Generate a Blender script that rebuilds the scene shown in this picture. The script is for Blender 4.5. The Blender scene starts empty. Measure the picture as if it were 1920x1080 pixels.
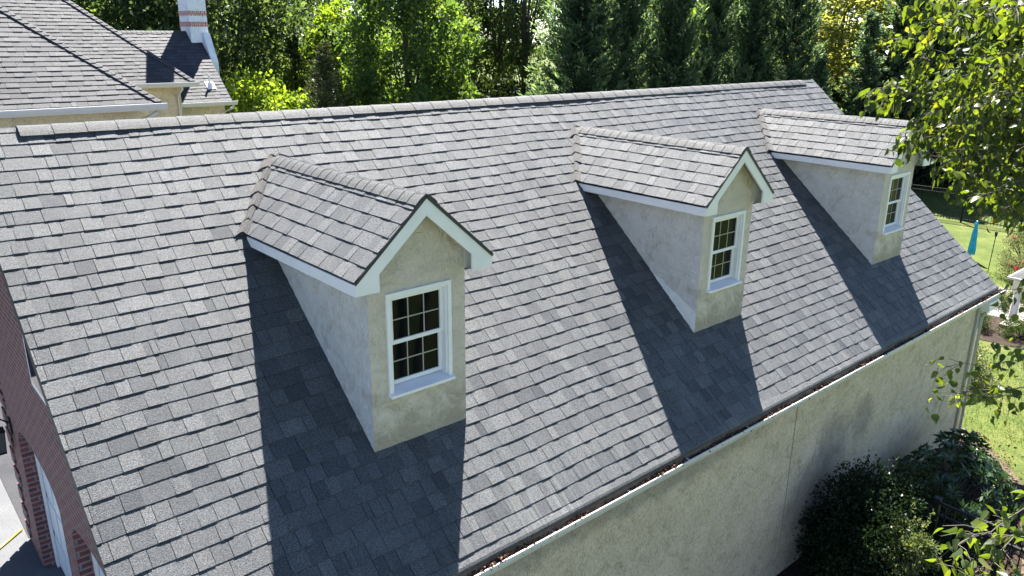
import bpy, math, random
import numpy as np
from mathutils import Vector, Matrix
random.seed(7)
rng = np.random.default_rng(11)
SC = bpy.context.scene
COL = SC.collection
R = math.radians

# ------------------------------------------------------------------ camera
cam_d = bpy.data.cameras.new("camera"); cam = bpy.data.objects.new("camera", cam_d); COL.objects.link(cam)
cam_d.sensor_width = 36.0; cam_d.lens = 1484.43 / 1920 * 36.0
cam_d.clip_start = 0.05; cam_d.clip_end = 2000
rt = Vector((0.75503, -0.65564, 0.007978)); up = Vector((0.19554, 0.23676, 0.95169)); fw = Vector((0.62585, 0.71699, -0.30697))
CAM = Vector((-2.2811, -4.1825, 4.1005))
cam.matrix_world = Matrix(((rt.x, up.x, -fw.x, CAM.x), (rt.y, up.y, -fw.y, CAM.y), (rt.z, up.z, -fw.z, CAM.z), (0, 0, 0, 1)))
SC.camera = cam

# ------------------------------------------------------------------ sky and sun
SUN = Vector((0.49, 0.56, 1.0)).normalized()
elev = math.asin(SUN.z); azim = math.atan2(SUN.x, SUN.y)
w = bpy.data.worlds.new("World"); SC.world = w; w.use_nodes = True
nt = w.node_tree; bg = nt.nodes["Background"]
sky = nt.nodes.new("ShaderNodeTexSky"); sky.sky_type = 'NISHITA'; sky.sun_disc = False
sky.sun_elevation = elev; sky.sun_rotation = azim; sky.air_density = 0.75; sky.dust_density = 0.15; sky.ozone_density = 3.0
nt.links.new(sky.outputs[0], bg.inputs[0]); bg.inputs[1].default_value = 0.05
sl = bpy.data.lights.new("sun", 'SUN'); sl.energy = 5.0; sl.angle = R(0.53); sl.color = (1.0, 0.955, 0.88)
so = bpy.data.objects.new("sun", sl); COL.objects.link(so)
so.rotation_euler = (-SUN).to_track_quat('-Z', 'Y').to_euler(); so.location = SUN * 60
SC.view_settings.view_transform = 'Standard'; SC.view_settings.look = 'None'
SC.view_settings.exposure = 2.52; SC.view_settings.gamma = 1.0
SC.render.engine = 'CYCLES'
SC.cycles.max_bounces = 7; SC.cycles.transparent_max_bounces = 8; SC.cycles.sample_clamp_indirect = 6

# ------------------------------------------------------------------ helpers
class MB:
    def __init__(s): s.v = []; s.f = []; s.m = []; s.t = []
    def face(s, pts, m=0, t=0.5):
        n = len(s.v); s.v += [tuple(p) for p in pts]; s.f.append(tuple(range(n, n + len(pts)))); s.m.append(m); s.t.append(t)
    def idx(s, pts, faces, m=0, t=0.5):
        n = len(s.v); s.v += [tuple(p) for p in pts]
        for f in faces: s.f.append(tuple(n + i for i in f)); s.m.append(m); s.t.append(t)
    def box(s, a, b, m=0, t=0.5):
        x0, y0, z0 = a; x1, y1, z1 = b
        p = [(x0,y0,z0),(x1,y0,z0),(x1,y1,z0),(x0,y1,z0),(x0,y0,z1),(x1,y0,z1),(x1,y1,z1),(x0,y1,z1)]
        s.idx(p, [(0,3,2,1),(4,5,6,7),(0,1,5,4),(1,2,6,5),(2,3,7,6),(3,0,4,7)], m, t)
    def prism(s, poly, d, m=0, t=0.5):
        """polygon (3D points) extruded by vector d"""
        n = len(poly); d = Vector(d); p = [Vector(q) for q in poly]; p2 = [q + d for q in p]
        s.idx(p + p2, [tuple(range(n))[::-1], tuple(range(n, 2 * n))] + [(i, (i + 1) % n, n + (i + 1) % n, n + i) for i in range(n)], m, t)
    def tube(s, pts, rad, n=8, m=0, t=0.5, cap=True):
        pts = [Vector(p) for p in pts]
        if not hasattr(rad, '__len__'): rad = [rad] * len(pts)
        base = len(s.v); up0 = Vector((0.31, 0.17, 0.93))
        for i, p in enumerate(pts):
            d = (pts[min(i + 1, len(pts) - 1)] - pts[max(i - 1, 0)]).normalized()
            a = d.cross(up0)
            if a.length < 0.05: a = d.cross(Vector((1, 0, 0)))
            a.normalize(); b = d.cross(a)
            for k in range(n):
                q = 2 * math.pi * k / n; s.v.append(tuple(p + (a * math.cos(q) + b * math.sin(q)) * rad[i]))
        for i in range(len(pts) - 1):
            for k in range(n):
                s.f.append((base + i * n + k, base + i * n + (k + 1) % n, base + (i + 1) * n + (k + 1) % n, base + (i + 1) * n + k)); s.m.append(m); s.t.append(t)
        if cap:
            s.f.append(tuple(base + k for k in range(n))); s.m.append(m); s.t.append(t)
            s.f.append(tuple(base + (len(pts) - 1) * n + k for k in range(n))[::-1]); s.m.append(m); s.t.append(t)
    def build(s, name, mats, parent=None, smooth=False):
        me = bpy.data.meshes.new(name); me.from_pydata(s.v, [], s.f)
        for x in (mats if isinstance(mats, (list, tuple)) else [mats]): me.materials.append(x)
        me.polygons.foreach_set('material_index', s.m)
        a = me.attributes.new('tint', 'FLOAT', 'FACE'); a.data.foreach_set('value', s.t)
        if smooth: me.polygons.foreach_set('use_smooth', [True] * len(s.f))
        me.update(); o = bpy.data.objects.new(name, me); COL.objects.link(o)
        if parent: o.parent = parent
        return o

def np_obj(name, V, F, tint, mat, parent=None):
    """V (n,3), F (m,k) index array, tint (m,)"""
    me = bpy.data.meshes.new(name); m, k = F.shape
    me.vertices.add(len(V)); me.vertices.foreach_set('co', V.astype(np.float32).ravel())
    me.loops.add(m * k); me.loops.foreach_set('vertex_index', F.astype(np.int32).ravel())
    me.polygons.add(m); me.polygons.foreach_set('loop_start', np.arange(0, m * k, k, dtype=np.int32))
    me.materials.append(mat)
    a = me.attributes.new('tint', 'FLOAT', 'FACE'); a.data.foreach_set('value', np.asarray(tint, np.float32))
    me.update(calc_edges=True); me.validate()
    o = bpy.data.objects.new(name, me); COL.objects.link(o)
    if parent: o.parent = parent
    return o

def tag(o, label=None, cat=None, group=None, kind=None):
    if label: o['label'] = label
    if cat: o['category'] = cat
    if group: o['group'] = group
    if kind: o['kind'] = kind
    return o
def empty(name, loc=(0, 0, 0), rz=0, **k):
    o = bpy.data.objects.new(name, None); COL.objects.link(o); o.location = loc; o.rotation_euler = (0, 0, rz); o.empty_display_size = 0.2
    return tag(o, **k)
def kids(o): return [c for c in list(bpy.data.objects) if c.parent == o]
def copy_tree(o, parent=None):
    c = o.copy(); COL.objects.link(c); c.parent = parent
    for ch in kids(o): copy_tree(ch, c)
    return c

# ------------------------------------------------------------------ materials
def new_mat(name):
    m = bpy.data.materials.new(name); m.use_nodes = True; nt = m.node_tree
    return m, nt, nt.nodes['Principled BSDF'], nt.nodes, nt.links
def setp(p, **k):
    for a, b in k.items():
        n = {'color': 'Base Color', 'rough': 'Roughness', 'metal': 'Metallic', 'spec': 'Specular IOR Level', 'sheen': 'Sheen Weight', 'sheenr': 'Sheen Roughness', 'coat': 'Coat Weight', 'ior': 'IOR'}[a]
        p.inputs[n].default_value = (*b, 1) if n == 'Base Color' else b
def noise(N, L, scale, detail=4, rough=0.55, vec=None, dist=0.0):
    n = N.new('ShaderNodeTexNoise'); n.inputs['Scale'].default_value = scale; n.inputs['Detail'].default_value = detail
    n.inputs['Roughness'].default_value = rough; n.inputs['Distortion'].default_value = dist
    if vec is not None: L.new(vec, n.inputs['Vector'])
    return n.outputs['Fac']
def ramp(N, L, fac, stops, interp='LINEAR'):
    r = N.new('ShaderNodeValToRGB'); r.color_ramp.interpolation = interp; e = r.color_ramp.elements
    while len(e) < len(stops): e.new(0.5)
    for i, (p, c) in enumerate(stops):
        e[i].position = p; e[i].color = (*c, 1) if hasattr(c, '__len__') else (c, c, c, 1)
    L.new(fac, r.inputs[0]); return r.outputs[0]
def mixc(N, L, a, b, fac, mode='MIX'):
    m = N.new('ShaderNodeMix'); m.data_type = 'RGBA'; m.blend_type = mode
    for sock, v in ((m.inputs[6], a), (m.inputs[7], b), (m.inputs[0], fac)):
        if hasattr(v, 'is_linked'): L.new(v, sock)
        elif hasattr(v, '__len__'): sock.default_value = (*v, 1)
        else: sock.default_value = v
    return m.outputs[2]
def math_(N, L, op, a, b=None, c=None):
    m = N.new('ShaderNodeMath'); m.operation = op
    for i, v in enumerate((a, b, c)):
        if v is None: continue
        if hasattr(v, 'is_linked'): L.new(v, m.inputs[i])
        else: m.inputs[i].default_value = v
    return m.outputs[0]
def objco(N): return N.new('ShaderNodeTexCoord').outputs['Object']
def attr(N, name):
    a = N.new('ShaderNodeAttribute'); a.attribute_name = name; return a.outputs['Fac']
def bump(N, L, p, h, strength, dist):
    b = N.new('ShaderNodeBump'); b.inputs['Strength'].default_value = strength; b.inputs['Distance'].default_value = dist
    L.new(h, b.inputs['Height']); L.new(b.outputs[0], p.inputs['Normal'])
def scaled(N, L, vec, s):
    m = N.new('ShaderNodeMapping'); m.inputs['Scale'].default_value = s; L.new(vec, m.inputs['Vector']); return m.outputs[0]

def shingle_mat(name, dark, light, warm=0.35, spec=0.42, bs=1.0):
    m, nt, p, N, L = new_mat(name); oc = objco(N)
    base = ramp(N, L, attr(N, 'tint'), [(0.0, dark), (0.5, [(a + b) / 2 for a, b in zip(dark, light)]), (1.0, light)])
    g = noise(N, L, 170, 2, 0.7, oc)
    gr = ramp(N, L, g, [(0.30, 0.30), (0.5, 0.97), (0.70, 2.0)])
    c = mixc(N, L, base, gr, 1.0, 'MULTIPLY')
    g3 = noise(N, L, 75, 2, 0.6, oc)
    c = mixc(N, L, c, ramp(N, L, g3, [(0.34, 0.68), (0.66, 1.36)]), 1.0, 'MULTIPLY')
    g2 = noise(N, L, 4.5, 4, 0.6, oc)
    c = mixc(N, L, c, mixc(N, L, c, (0.95, 0.80, 0.72), 1.0, 'MULTIPLY'), ramp(N, L, g2, [(0.48, 0.0), (0.68, warm)]))
    g4 = noise(N, L, 0.7, 5, 0.6, oc)
    c = mixc(N, L, c, ramp(N, L, g4, [(0.3, 0.87), (0.7, 1.12)]), 1.0, 'MULTIPLY')
    # pale weather streaks running down the slope towards the eave
    sx = N.new('ShaderNodeSeparateXYZ'); L.new(oc, sx.inputs[0])
    lo_ = N.new('ShaderNodeMapRange'); L.new(sx.outputs['Y'], lo_.inputs[0]); lo_.inputs[1].default_value = 0.0; lo_.inputs[2].default_value = 0.75; lo_.inputs[3].default_value = 1.0; lo_.inputs[4].default_value = 0.0
    sn = noise(N, L, 1.0, 4, 0.7, scaled(N, L, oc, (22.0, 1.1, 1.1))); sb = noise(N, L, 0.8, 2, 0.5, oc)
    sf = math_(N, L, 'MULTIPLY', math_(N, L, 'MULTIPLY', ramp(N, L, sn, [(0.45, 0.0), (0.75, 1.0)]), lo_.outputs[0]), ramp(N, L, sb, [(0.42, 0.15), (0.62, 1.0)]))
    c = mixc(N, L, c, (0.30, 0.30, 0.28), math_(N, L, 'MULTIPLY', sf, 0.6))
    L.new(c, p.inputs['Base Color']); setp(p, rough=0.66, spec=spec)
    bump(N, L, p, noise(N, L, 190, 2, 0.6, oc), bs, 0.012)
    return m
M = {}
M['shingle'] = shingle_mat('asphalt shingle', (0.027, 0.033, 0.043), (0.116, 0.120, 0.127), 0.25, 0.34)
M['shingle_far'] = shingle_mat('asphalt shingle charcoal', (0.026, 0.029, 0.037), (0.070, 0.072, 0.080), 0.15, 0.16, 0.45)
M['shingle_cap'] = shingle_mat('ridge cap shingle', (0.055, 0.058, 0.063), (0.088, 0.091, 0.095), 0.3, 0.3)

def plain(name, col, rough=0.5, spec=0.5, var=0.06, scale=6, bmp=0.0, metal=0.0, dirt=None):
    m, nt, p, N, L = new_mat(name); oc = objco(N)
    n = noise(N, L, scale, 5, 0.6, oc)
    c = mixc(N, L, col, ramp(N, L, n, [(0.3, 1 - var), (0.7, 1 + var)]), 1.0, 'MULTIPLY')
    if dirt:
        dcol, lo, hi, sc = dirt
        c = mixc(N, L, c, dcol, ramp(N, L, noise(N, L, sc, 6, 0.65, oc, 0.6), [(lo, 0.0), (hi, 0.75)]))
    L.new(c, p.inputs['Base Color']); setp(p, rough=rough, spec=spec, metal=metal)
    if bmp: bump(N, L, p, noise(N, L, 60, 4, 0.6, oc), bmp, 0.003)
    return m
M['trim'] = plain('white painted trim', (0.80, 0.765, 0.765), 0.42, 0.5, 0.05, 5, 0.0, 0, ((0.42, 0.42, 0.38), 0.60, 0.85, 3.0))
M['gutter'] = plain('white aluminium gutter', (0.58, 0.565, 0.55), 0.3, 0.5, 0.04, 4, 0.0, 0, ((0.35, 0.33, 0.29), 0.62, 0.9, 5.0))
M['drip'] = plain('dark drip edge', (0.030, 0.032, 0.035), 0.6)
M['dirtmetal'] = plain('dirty drip edge', (0.11, 0.078, 0.06), 0.7, 0.3, 0.3, 9)
M['underlay'] = plain('roof underlay', (0.018, 0.019, 0.022), 0.95, 0.1)
M['muntin'] = plain('cream muntin bar', (0.34, 0.33, 0.27), 0.5)
M['soffit'] = plain('soffit board', (0.62, 0.60, 0.55), 0.6)
M['black'] = plain('black coated metal', (0.010, 0.011, 0.013), 0.6, 0.25)
M['lamp_glass'] = plain('lantern glass', (0.10, 0.10, 0.10), 0.08, 0.8)
M['door'] = plain('white garage door', (0.62, 0.66, 0.70), 0.45, 0.5, 0.03)
M['pipe'] = plain('white pipe', (0.82, 0.82, 0.82), 0.4)
M['bark'] = plain('dark bark', (0.075, 0.062, 0.05), 0.9, 0.2, 0.4, 9, 0.8)
M['birch_bark'] = plain('peeling bark', (0.10, 0.085, 0.07), 0.8, 0.3, 0.35, 12, 0.5)
M['hose'] = plain('yellow hose', (0.75, 0.60, 0.10), 0.5)
M['blue'] = plain('blue umbrella cloth', (0.05, 0.42, 0.62), 0.7, 0.3, 0.2, 8)
M['beige'] = plain('beige painted metal', (0.36, 0.35, 0.29), 0.5)

def glass_mat():
    m, nt, p, N, L = new_mat('dark window glass')
    setp(p, color=(0.004, 0.005, 0.006), rough=0.03, spec=0.15, ior=1.45)
    bump(N, L, p, noise(N, L, 2.2, 2, 0.5, objco(N)), 0.08, 0.02)
    return m
M['glass'] = glass_mat()

def stucco_mat(name, base, shade, stain, bs=22, bdist=0.018, speck=False, stain_z=None, mildew=()):
    m, nt, p, N, L = new_mat(name); oc = objco(N)
    n1 = noise(N, L, 3.0, 6, 0.62, oc, 0.5)
    c = mixc(N, L, base, shade, ramp(N, L, n1, [(0.35, 0.0), (0.68, 1.0)]))
    n2 = noise(N, L, 6.0, 6, 0.7, oc, 0.8)
    f = ramp(N, L, n2, [(0.50, 0.0), (0.72, 1.0)])
    if stain_z:      # damp dirt collects low on the wall: patches get denser near the roof line
        sep = N.new('ShaderNodeSeparateXYZ'); L.new(oc, sep.inputs[0])
        zz = N.new('ShaderNodeMapRange'); L.new(sep.outputs['Z'], zz.inputs[0])
        zz.inputs[1].default_value = stain_z[0]; zz.inputs[2].default_value = stain_z[1]; zz.inputs[3].default_value = 0.30; zz.inputs[4].default_value = 0.0
        f = ramp(N, L, math_(N, L, 'ADD', n2, zz.outputs[0]), [(0.56, 0.0), (0.80, 1.0)])
    c = mixc(N, L, c, stain, math_(N, L, 'MULTIPLY', f, 0.58))
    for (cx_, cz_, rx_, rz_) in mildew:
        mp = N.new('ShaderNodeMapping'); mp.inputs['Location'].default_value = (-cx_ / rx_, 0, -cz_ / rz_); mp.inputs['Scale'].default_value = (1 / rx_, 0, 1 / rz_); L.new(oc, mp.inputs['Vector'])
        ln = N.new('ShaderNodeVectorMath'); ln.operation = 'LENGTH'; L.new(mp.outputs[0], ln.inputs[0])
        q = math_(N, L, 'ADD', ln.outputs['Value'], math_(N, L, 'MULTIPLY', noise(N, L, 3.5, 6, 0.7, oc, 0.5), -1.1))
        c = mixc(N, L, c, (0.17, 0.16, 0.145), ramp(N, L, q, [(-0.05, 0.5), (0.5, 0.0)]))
    if speck:
        s = noise(N, L, 85, 3, 0.7, scaled(N, L, oc, (1.0, 1.0, 0.35)))
        c = mixc(N, L, c, ramp(N, L, s, [(0.33, 0.60), (0.5, 1.0), (0.7, 1.22)]), 1.0, 'MULTIPLY')
    L.new(c, p.inputs['Base Color']); setp(p, rough=0.85, spec=0.25)
    h = math_(N, L, 'ADD', noise(N, L, bs, 5, 0.6, oc, 2.2), math_(N, L, 'MULTIPLY', noise(N, L, 120, 3, 0.6, oc), 0.3))
    bump(N, L, p, h, 0.8, bdist)
    return m
M['stucco'] = stucco_mat('trowelled stucco', (0.90, 0.78, 0.65), (0.80, 0.69, 0.56), (0.32, 0.26, 0.17), 11, 0.11, False, (0.85, 1.35))
M['stucco_side'] = stucco_mat('trowelled stucco cheek', (0.93, 0.88, 0.86), (0.85, 0.79, 0.74), (0.56, 0.48, 0.39), 11, 0.11)  # same stucco as the front, paler and cooler to paint in skylight
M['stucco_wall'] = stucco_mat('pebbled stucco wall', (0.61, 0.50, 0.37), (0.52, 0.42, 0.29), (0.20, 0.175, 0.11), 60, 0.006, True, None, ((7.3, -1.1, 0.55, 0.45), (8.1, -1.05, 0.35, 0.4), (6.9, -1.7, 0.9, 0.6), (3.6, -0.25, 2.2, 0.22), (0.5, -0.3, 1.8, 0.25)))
M['stucco_far'] = stucco_mat('cream stucco', (0.66, 0.57, 0.42), (0.52, 0.44, 0.30), (0.3, 0.25, 0.16), 14, 0.01, True)
M['chimney'] = stucco_mat('white washed chimney stucco', (0.80, 0.82, 0.84), (0.70, 0.72, 0.74), (0.5, 0.5, 0.48), 14, 0.01)

def brick_mat(name, c1, c2, mortar, rot=False, sc=1.0, mort=0.012):
    m, nt, p, N, L = new_mat(name); oc = objco(N)
    sep = N.new('ShaderNodeSeparateXYZ'); L.new(oc, sep.inputs[0])
    u = math_(N, L, 'ADD', sep.outputs['X'], sep.outputs['Y'])
    cmb = N.new('ShaderNodeCombineXYZ')
    if rot: L.new(sep.outputs['Z'], cmb.inputs['X']); L.new(u, cmb.inputs['Y'])
    else: L.new(u, cmb.inputs['X']); L.new(sep.outputs['Z'], cmb.inputs['Y'])
    b = N.new('ShaderNodeTexBrick'); L.new(cmb.outputs[0], b.inputs['Vector'])
    b.inputs['Scale'].default_value = sc; b.inputs['Brick Width'].default_value = 0.21; b.inputs['Row Height'].default_value = 0.07
    b.inputs['Mortar Size'].default_value = mort; b.inputs['Mortar Smooth'].default_value = 0.2; b.inputs['Bias'].default_value = -0.1
    b.inputs['Color1'].default_value = (*c1, 1); b.inputs['Color2'].default_value = (*c2, 1); b.inputs['Mortar'].default_value = (*mortar, 1)
    n = noise(N, L, 30, 4, 0.7, oc)
    c = mixc(N, L, b.outputs['Color'], ramp(N, L, n, [(0.3, 0.7), (0.7, 1.3)]), 1.0, 'MULTIPLY')
    L.new(c, p.inputs['Base Color']); setp(p, rough=0.8, spec=0.35)
    bp = N.new('ShaderNodeBump'); bp.inputs['Strength'].default_value = 0.7; bp.inputs['Distance'].default_value = 0.006; bp.invert = True
    L.new(b.outputs['Fac'], bp.inputs['Height']); L.new(bp.outputs[0], p.inputs['Normal'])
    return m
M['brick'] = brick_mat('red brick', (0.185, 0.058, 0.052), (0.120, 0.038, 0.040), (0.20, 0.175, 0.18))
M['brick_band'] = brick_mat('soldier brick band', (0.42, 0.10, 0.07), (0.34, 0.08, 0.06), (0.65, 0.60, 0.57), True, 1.0, 0.012)

def ground_mat(name, stops, scale, fine, rough=0.95, bmp=0.6, bdist=0.03, coarse=0.25):
    m, nt, p, N, L = new_mat(name); oc = objco(N)
    c = ramp(N, L, noise(N, L, scale, 6, 0.65, oc, 0.4), stops)
    c = mixc(N, L, c, ramp(N, L, noise(N, L, fine, 4, 0.75, oc), [(0.3, 0.55), (0.5, 1.0), (0.72, 1.5)]), 1.0, 'MULTIPLY')
    c = mixc(N, L, c, ramp(N, L, noise(N, L, coarse, 3, 0.5, oc), [(0.35, 0.88), (0.65, 1.12)]), 1.0, 'MULTIPLY')
    L.new(c, p.inputs['Base Color']); setp(p, rough=rough, spec=0.15)
    bump(N, L, p, noise(N, L, fine, 4, 0.7, oc), bmp, bdist)
    return m
M['lawn'] = ground_mat('mown lawn', [(0.25, (0.040, 0.060, 0.012)), (0.5, (0.062, 0.085, 0.017)), (0.62, (0.085, 0.098, 0.024)), (0.78, (0.125, 0.12, 0.05))], 1.6, 26)
M['mulch'] = ground_mat('dark mulch', [(0.3, (0.020, 0.014, 0.011)), (0.7, (0.05, 0.034, 0.026))], 5, 30, bdist=0.05)
M['dry'] = ground_mat('dry bed edge', [(0.3, (0.05, 0.038, 0.026)), (0.7, (0.115, 0.095, 0.06))], 6, 30)
M['concrete'] = ground_mat('driveway concrete', [(0.3, (0.085, 0.088, 0.095)), (0.7, (0.11, 0.113, 0.118))], 1.2, 60, bdist=0.003, bmp=0.3)
M['asphalt'] = ground_mat('asphalt', [(0.3, (0.035, 0.036, 0.04)), (0.7, (0.05, 0.05, 0.055))], 2, 90, bdist=0.004)  # dark grey ground colour for the yard behind the garage
M['gravel'] = ground_mat('pale gravel path', [(0.3, (0.17, 0.16, 0.14)), (0.7, (0.26, 0.25, 0.23))], 3, 40, bdist=0.02)

def leaf_mat(name, stops, trans=0.42, tcol=(1.35, 1.25, 0.45), rough=0.6, spec=0.12):
    m, nt, p, N, L = new_mat(name)
    c = ramp(N, L, attr(N, 'tint'), stops)
    L.new(c, p.inputs['Base Color']); setp(p, rough=rough, spec=spec)
    t = N.new('ShaderNodeBsdfTranslucent'); L.new(mixc(N, L, c, tcol, 1.0, 'MULTIPLY'), t.inputs['Color'])
    x = N.new('ShaderNodeMixShader'); x.inputs[0].default_value = trans
    L.new(p.outputs[0], x.inputs[1]); L.new(t.outputs[0], x.inputs[2]); L.new(x.outputs[0], N['Material Output'].inputs[0])
    return m
def st(a, b, c): return [(0.0, a), (0.5, b), (1.0, c)]
M['leaf_birch'] = leaf_mat('birch leaf', [(0.0, (0.022, 0.038, 0.012)), (0.6, (0.052, 0.074, 0.018)), (0.95, (0.10, 0.12, 0.03)), (1.0, (0.11, 0.105, 0.03))], 0.42, (3.5, 3.4, 0.6), 0.45, 0.35)
M['leaf_oak'] = leaf_mat('dark green foliage', st((0.020, 0.037, 0.023), (0.046, 0.072, 0.036), (0.13, 0.16, 0.06)), 0.44, (2.6, 2.6, 0.9), 0.6, 0.12)
M['leaf_pear'] = leaf_mat('pear foliage', st((0.028, 0.054, 0.024), (0.060, 0.102, 0.040), (0.15, 0.20, 0.06)), 0.45, (2.7, 2.7, 0.7), 0.6, 0.15)
M['leaf_bright'] = leaf_mat('bright green foliage', st((0.06, 0.10, 0.02), (0.11, 0.16, 0.03), (0.19, 0.23, 0.06)), 0.5, (2.4, 2.4, 0.6), 0.6, 0.12)
M['leaf_yellow'] = leaf_mat('yellow green foliage', st((0.10, 0.115, 0.035), (0.19, 0.20, 0.07), (0.30, 0.29, 0.13)), 0.5, (2.1, 2.1, 0.95))
M['leaf_cypress'] = leaf_mat('cypress foliage', st((0.018, 0.036, 0.028), (0.055, 0.092, 0.062), (0.20, 0.26, 0.14)), 0.42, (2.2, 2.3, 1.1), 0.6, 0.2)
M['leaf_cedar'] = leaf_mat('cedar foliage', st((0.030, 0.042, 0.022), (0.055, 0.075, 0.032), (0.11, 0.125, 0.05)), 0.2, (1.5, 1.4, 0.6), 0.6, 0.3)
M['leaf_box'] = leaf_mat('boxwood foliage', st((0.016, 0.036, 0.010), (0.036, 0.066, 0.015), (0.075, 0.11, 0.026)), 0.3, (1.8, 1.8, 0.5), 0.55)
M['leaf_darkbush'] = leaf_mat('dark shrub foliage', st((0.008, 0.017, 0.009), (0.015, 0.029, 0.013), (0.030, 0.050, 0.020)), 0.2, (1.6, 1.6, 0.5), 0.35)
M['leaf_rhodo'] = leaf_mat('rhododendron foliage', st((0.018, 0.045, 0.022), (0.035, 0.070, 0.032), (0.060, 0.10, 0.045)), 0.2, (1.6, 1.6, 0.5), 0.3, 0.6)
M['leaf_holly'] = leaf_mat('pale shrub foliage', st((0.05, 0.08, 0.03), (0.11, 0.14, 0.06), (0.24, 0.27, 0.15)), 0.3, (1.6, 1.5, 0.6), 0.5)
M['leaf_varieg'] = leaf_mat('variegated foliage', st((0.06, 0.085, 0.03), (0.14, 0.16, 0.075), (0.34, 0.34, 0.22)), 0.3, (1.3, 1.3, 0.7), 0.55)
M['leaf_under'] = leaf_mat('understorey foliage', st((0.012, 0.024, 0.010), (0.024, 0.042, 0.016), (0.05, 0.075, 0.025)), 0.3, (1.8, 1.7, 0.5))
M['petal'] = leaf_mat('pink petals', st((0.55, 0.05, 0.09), (0.75, 0.22, 0.22), (0.85, 0.50, 0.42)), 0.3, (1.2, 0.9, 0.9), 0.5)
M['debris'] = leaf_mat('dead leaves', st((0.028, 0.013, 0.009), (0.07, 0.032, 0.020), (0.20, 0.11, 0.07)), 0.1, (1.2, 1.0, 0.7), 0.8, 0.2)
M['grass'] = leaf_mat('grass blades', st((0.032, 0.055, 0.010), (0.055, 0.082, 0.014), (0.115, 0.12, 0.04)), 0.4, (1.5, 1.5, 0.4), 0.5, 0.3)

# ------------------------------------------------------------------ shingle field
def clip(poly, conv):
    """Sutherland-Hodgman; conv is a CCW convex polygon"""
    out = poly
    for i in range(len(conv)):
        a = conv[i]; b = conv[(i + 1) % len(conv)]; ex, ey = b[0] - a[0], b[1] - a[1]
        inp, out = out, []
        for j in range(len(inp)):
            p = inp[j]; q = inp[(j + 1) % len(inp)]
            dp = ex * (p[1] - a[1]) - ey * (p[0] - a[0]); dq = ex * (q[1] - a[1]) - ey * (q[0] - a[0])
            if dp >= 0: out.append(p)
            if (dp >= 0) != (dq >= 0):
                t = dp / (dp - dq); out.append((p[0] + t * (q[0] - p[0]), p[1] + t * (q[1] - p[1])))
        if len(out) < 3: return []
    return out
def shingles(mb, O, U, V, poly, v0, expo, wmin, wmax, seed, thick=0.0065, wav=0.003, tb=0.5, tv=0.16, skip_first=False, sag=0.0, teeth=True):
    rd = random.Random(seed); O, U, V = Vector(O), Vector(U).normalized(), Vector(V).normalized(); Nn = U.cross(V).normalized()
    if Nn.z < 0: Nn = -Nn
    us = [p[0] for p in poly]; vs = [p[1] for p in poly]; u0, u1, vmax = min(us), max(us), max(vs)
    area = sum(poly[i][0] * poly[(i + 1) % len(poly)][1] - poly[(i + 1) % len(poly)][0] * poly[i][1] for i in range(len(poly)))
    if area < 0: poly = poly[::-1]
    ph = [rd.random() * 6 for _ in range(6)]
    def wave(u, v): return wav * (math.sin(1.9 * u + ph[0] + 0.9 * v) + 0.7 * math.sin(4.3 * u + ph[1] - 2.1 * v) + 0.5 * math.sin(9.1 * u + 3.3 * v + ph[2]))
    def W(u, v, h):
        s = sag * (math.sin(0.8 * u + ph[3]) * math.sin(1.3 * v + ph[4]) + 0.6 * math.sin(2.1 * u + 1.1 * v + ph[5]))
        return O + U * u + V * (v + wave(u, v)) + Nn * (h + s)
    k = 0 if not skip_first else 1
    while v0 + k * expo < vmax:
        vb = v0 + k * expo; u = u0 - rd.random() * wmax; off = rd.uniform(-0.0015, 0.0015)
        prev = False
        while u < u1:
            prev = not prev if rd.random() < 0.82 else prev; tooth = prev
            wd = rd.uniform(wmin, wmax) * (0.80 if tooth else 1.0)
            if rd.random() < 0.10: wd *= 0.55
            hb = thick * (1.0 if tooth else 0.66) + rd.uniform(-0.0004, 0.0004)
            dv = rd.uniform(-0.0010, 0.0010) + off
            # most joints are tight; some tabs only change tone
            gap = 0.0042 if rd.random() < 0.66 else -0.001
            t = min(1, max(0, rd.gauss(tb, tv))) - (0.07 if not tooth else 0)
            if rd.random() < 0.09: t -= 0.18
            q = [(u, vb + dv), (u + wd - gap, vb + dv), (u + wd - gap, vb + expo + 0.02), (u, vb + expo + 0.02)]
            c = clip(q, poly)
            if c:
                top = [W(a, b, 0.0015 + (hb - 0.0015) * max(0, 1 - (b - vb) / (expo + 0.02))) for a, b in c]
                bot = [W(a, b, -0.010) for a, b in c]
                n = len(c)
                mb.idx(top + bot, [tuple(range(n))] + [(i, n + i, n + (i + 1) % n, (i + 1) % n) for i in range(n)], 0, max(0.02, min(1, t)))
            u += wd
        k += 1
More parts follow.
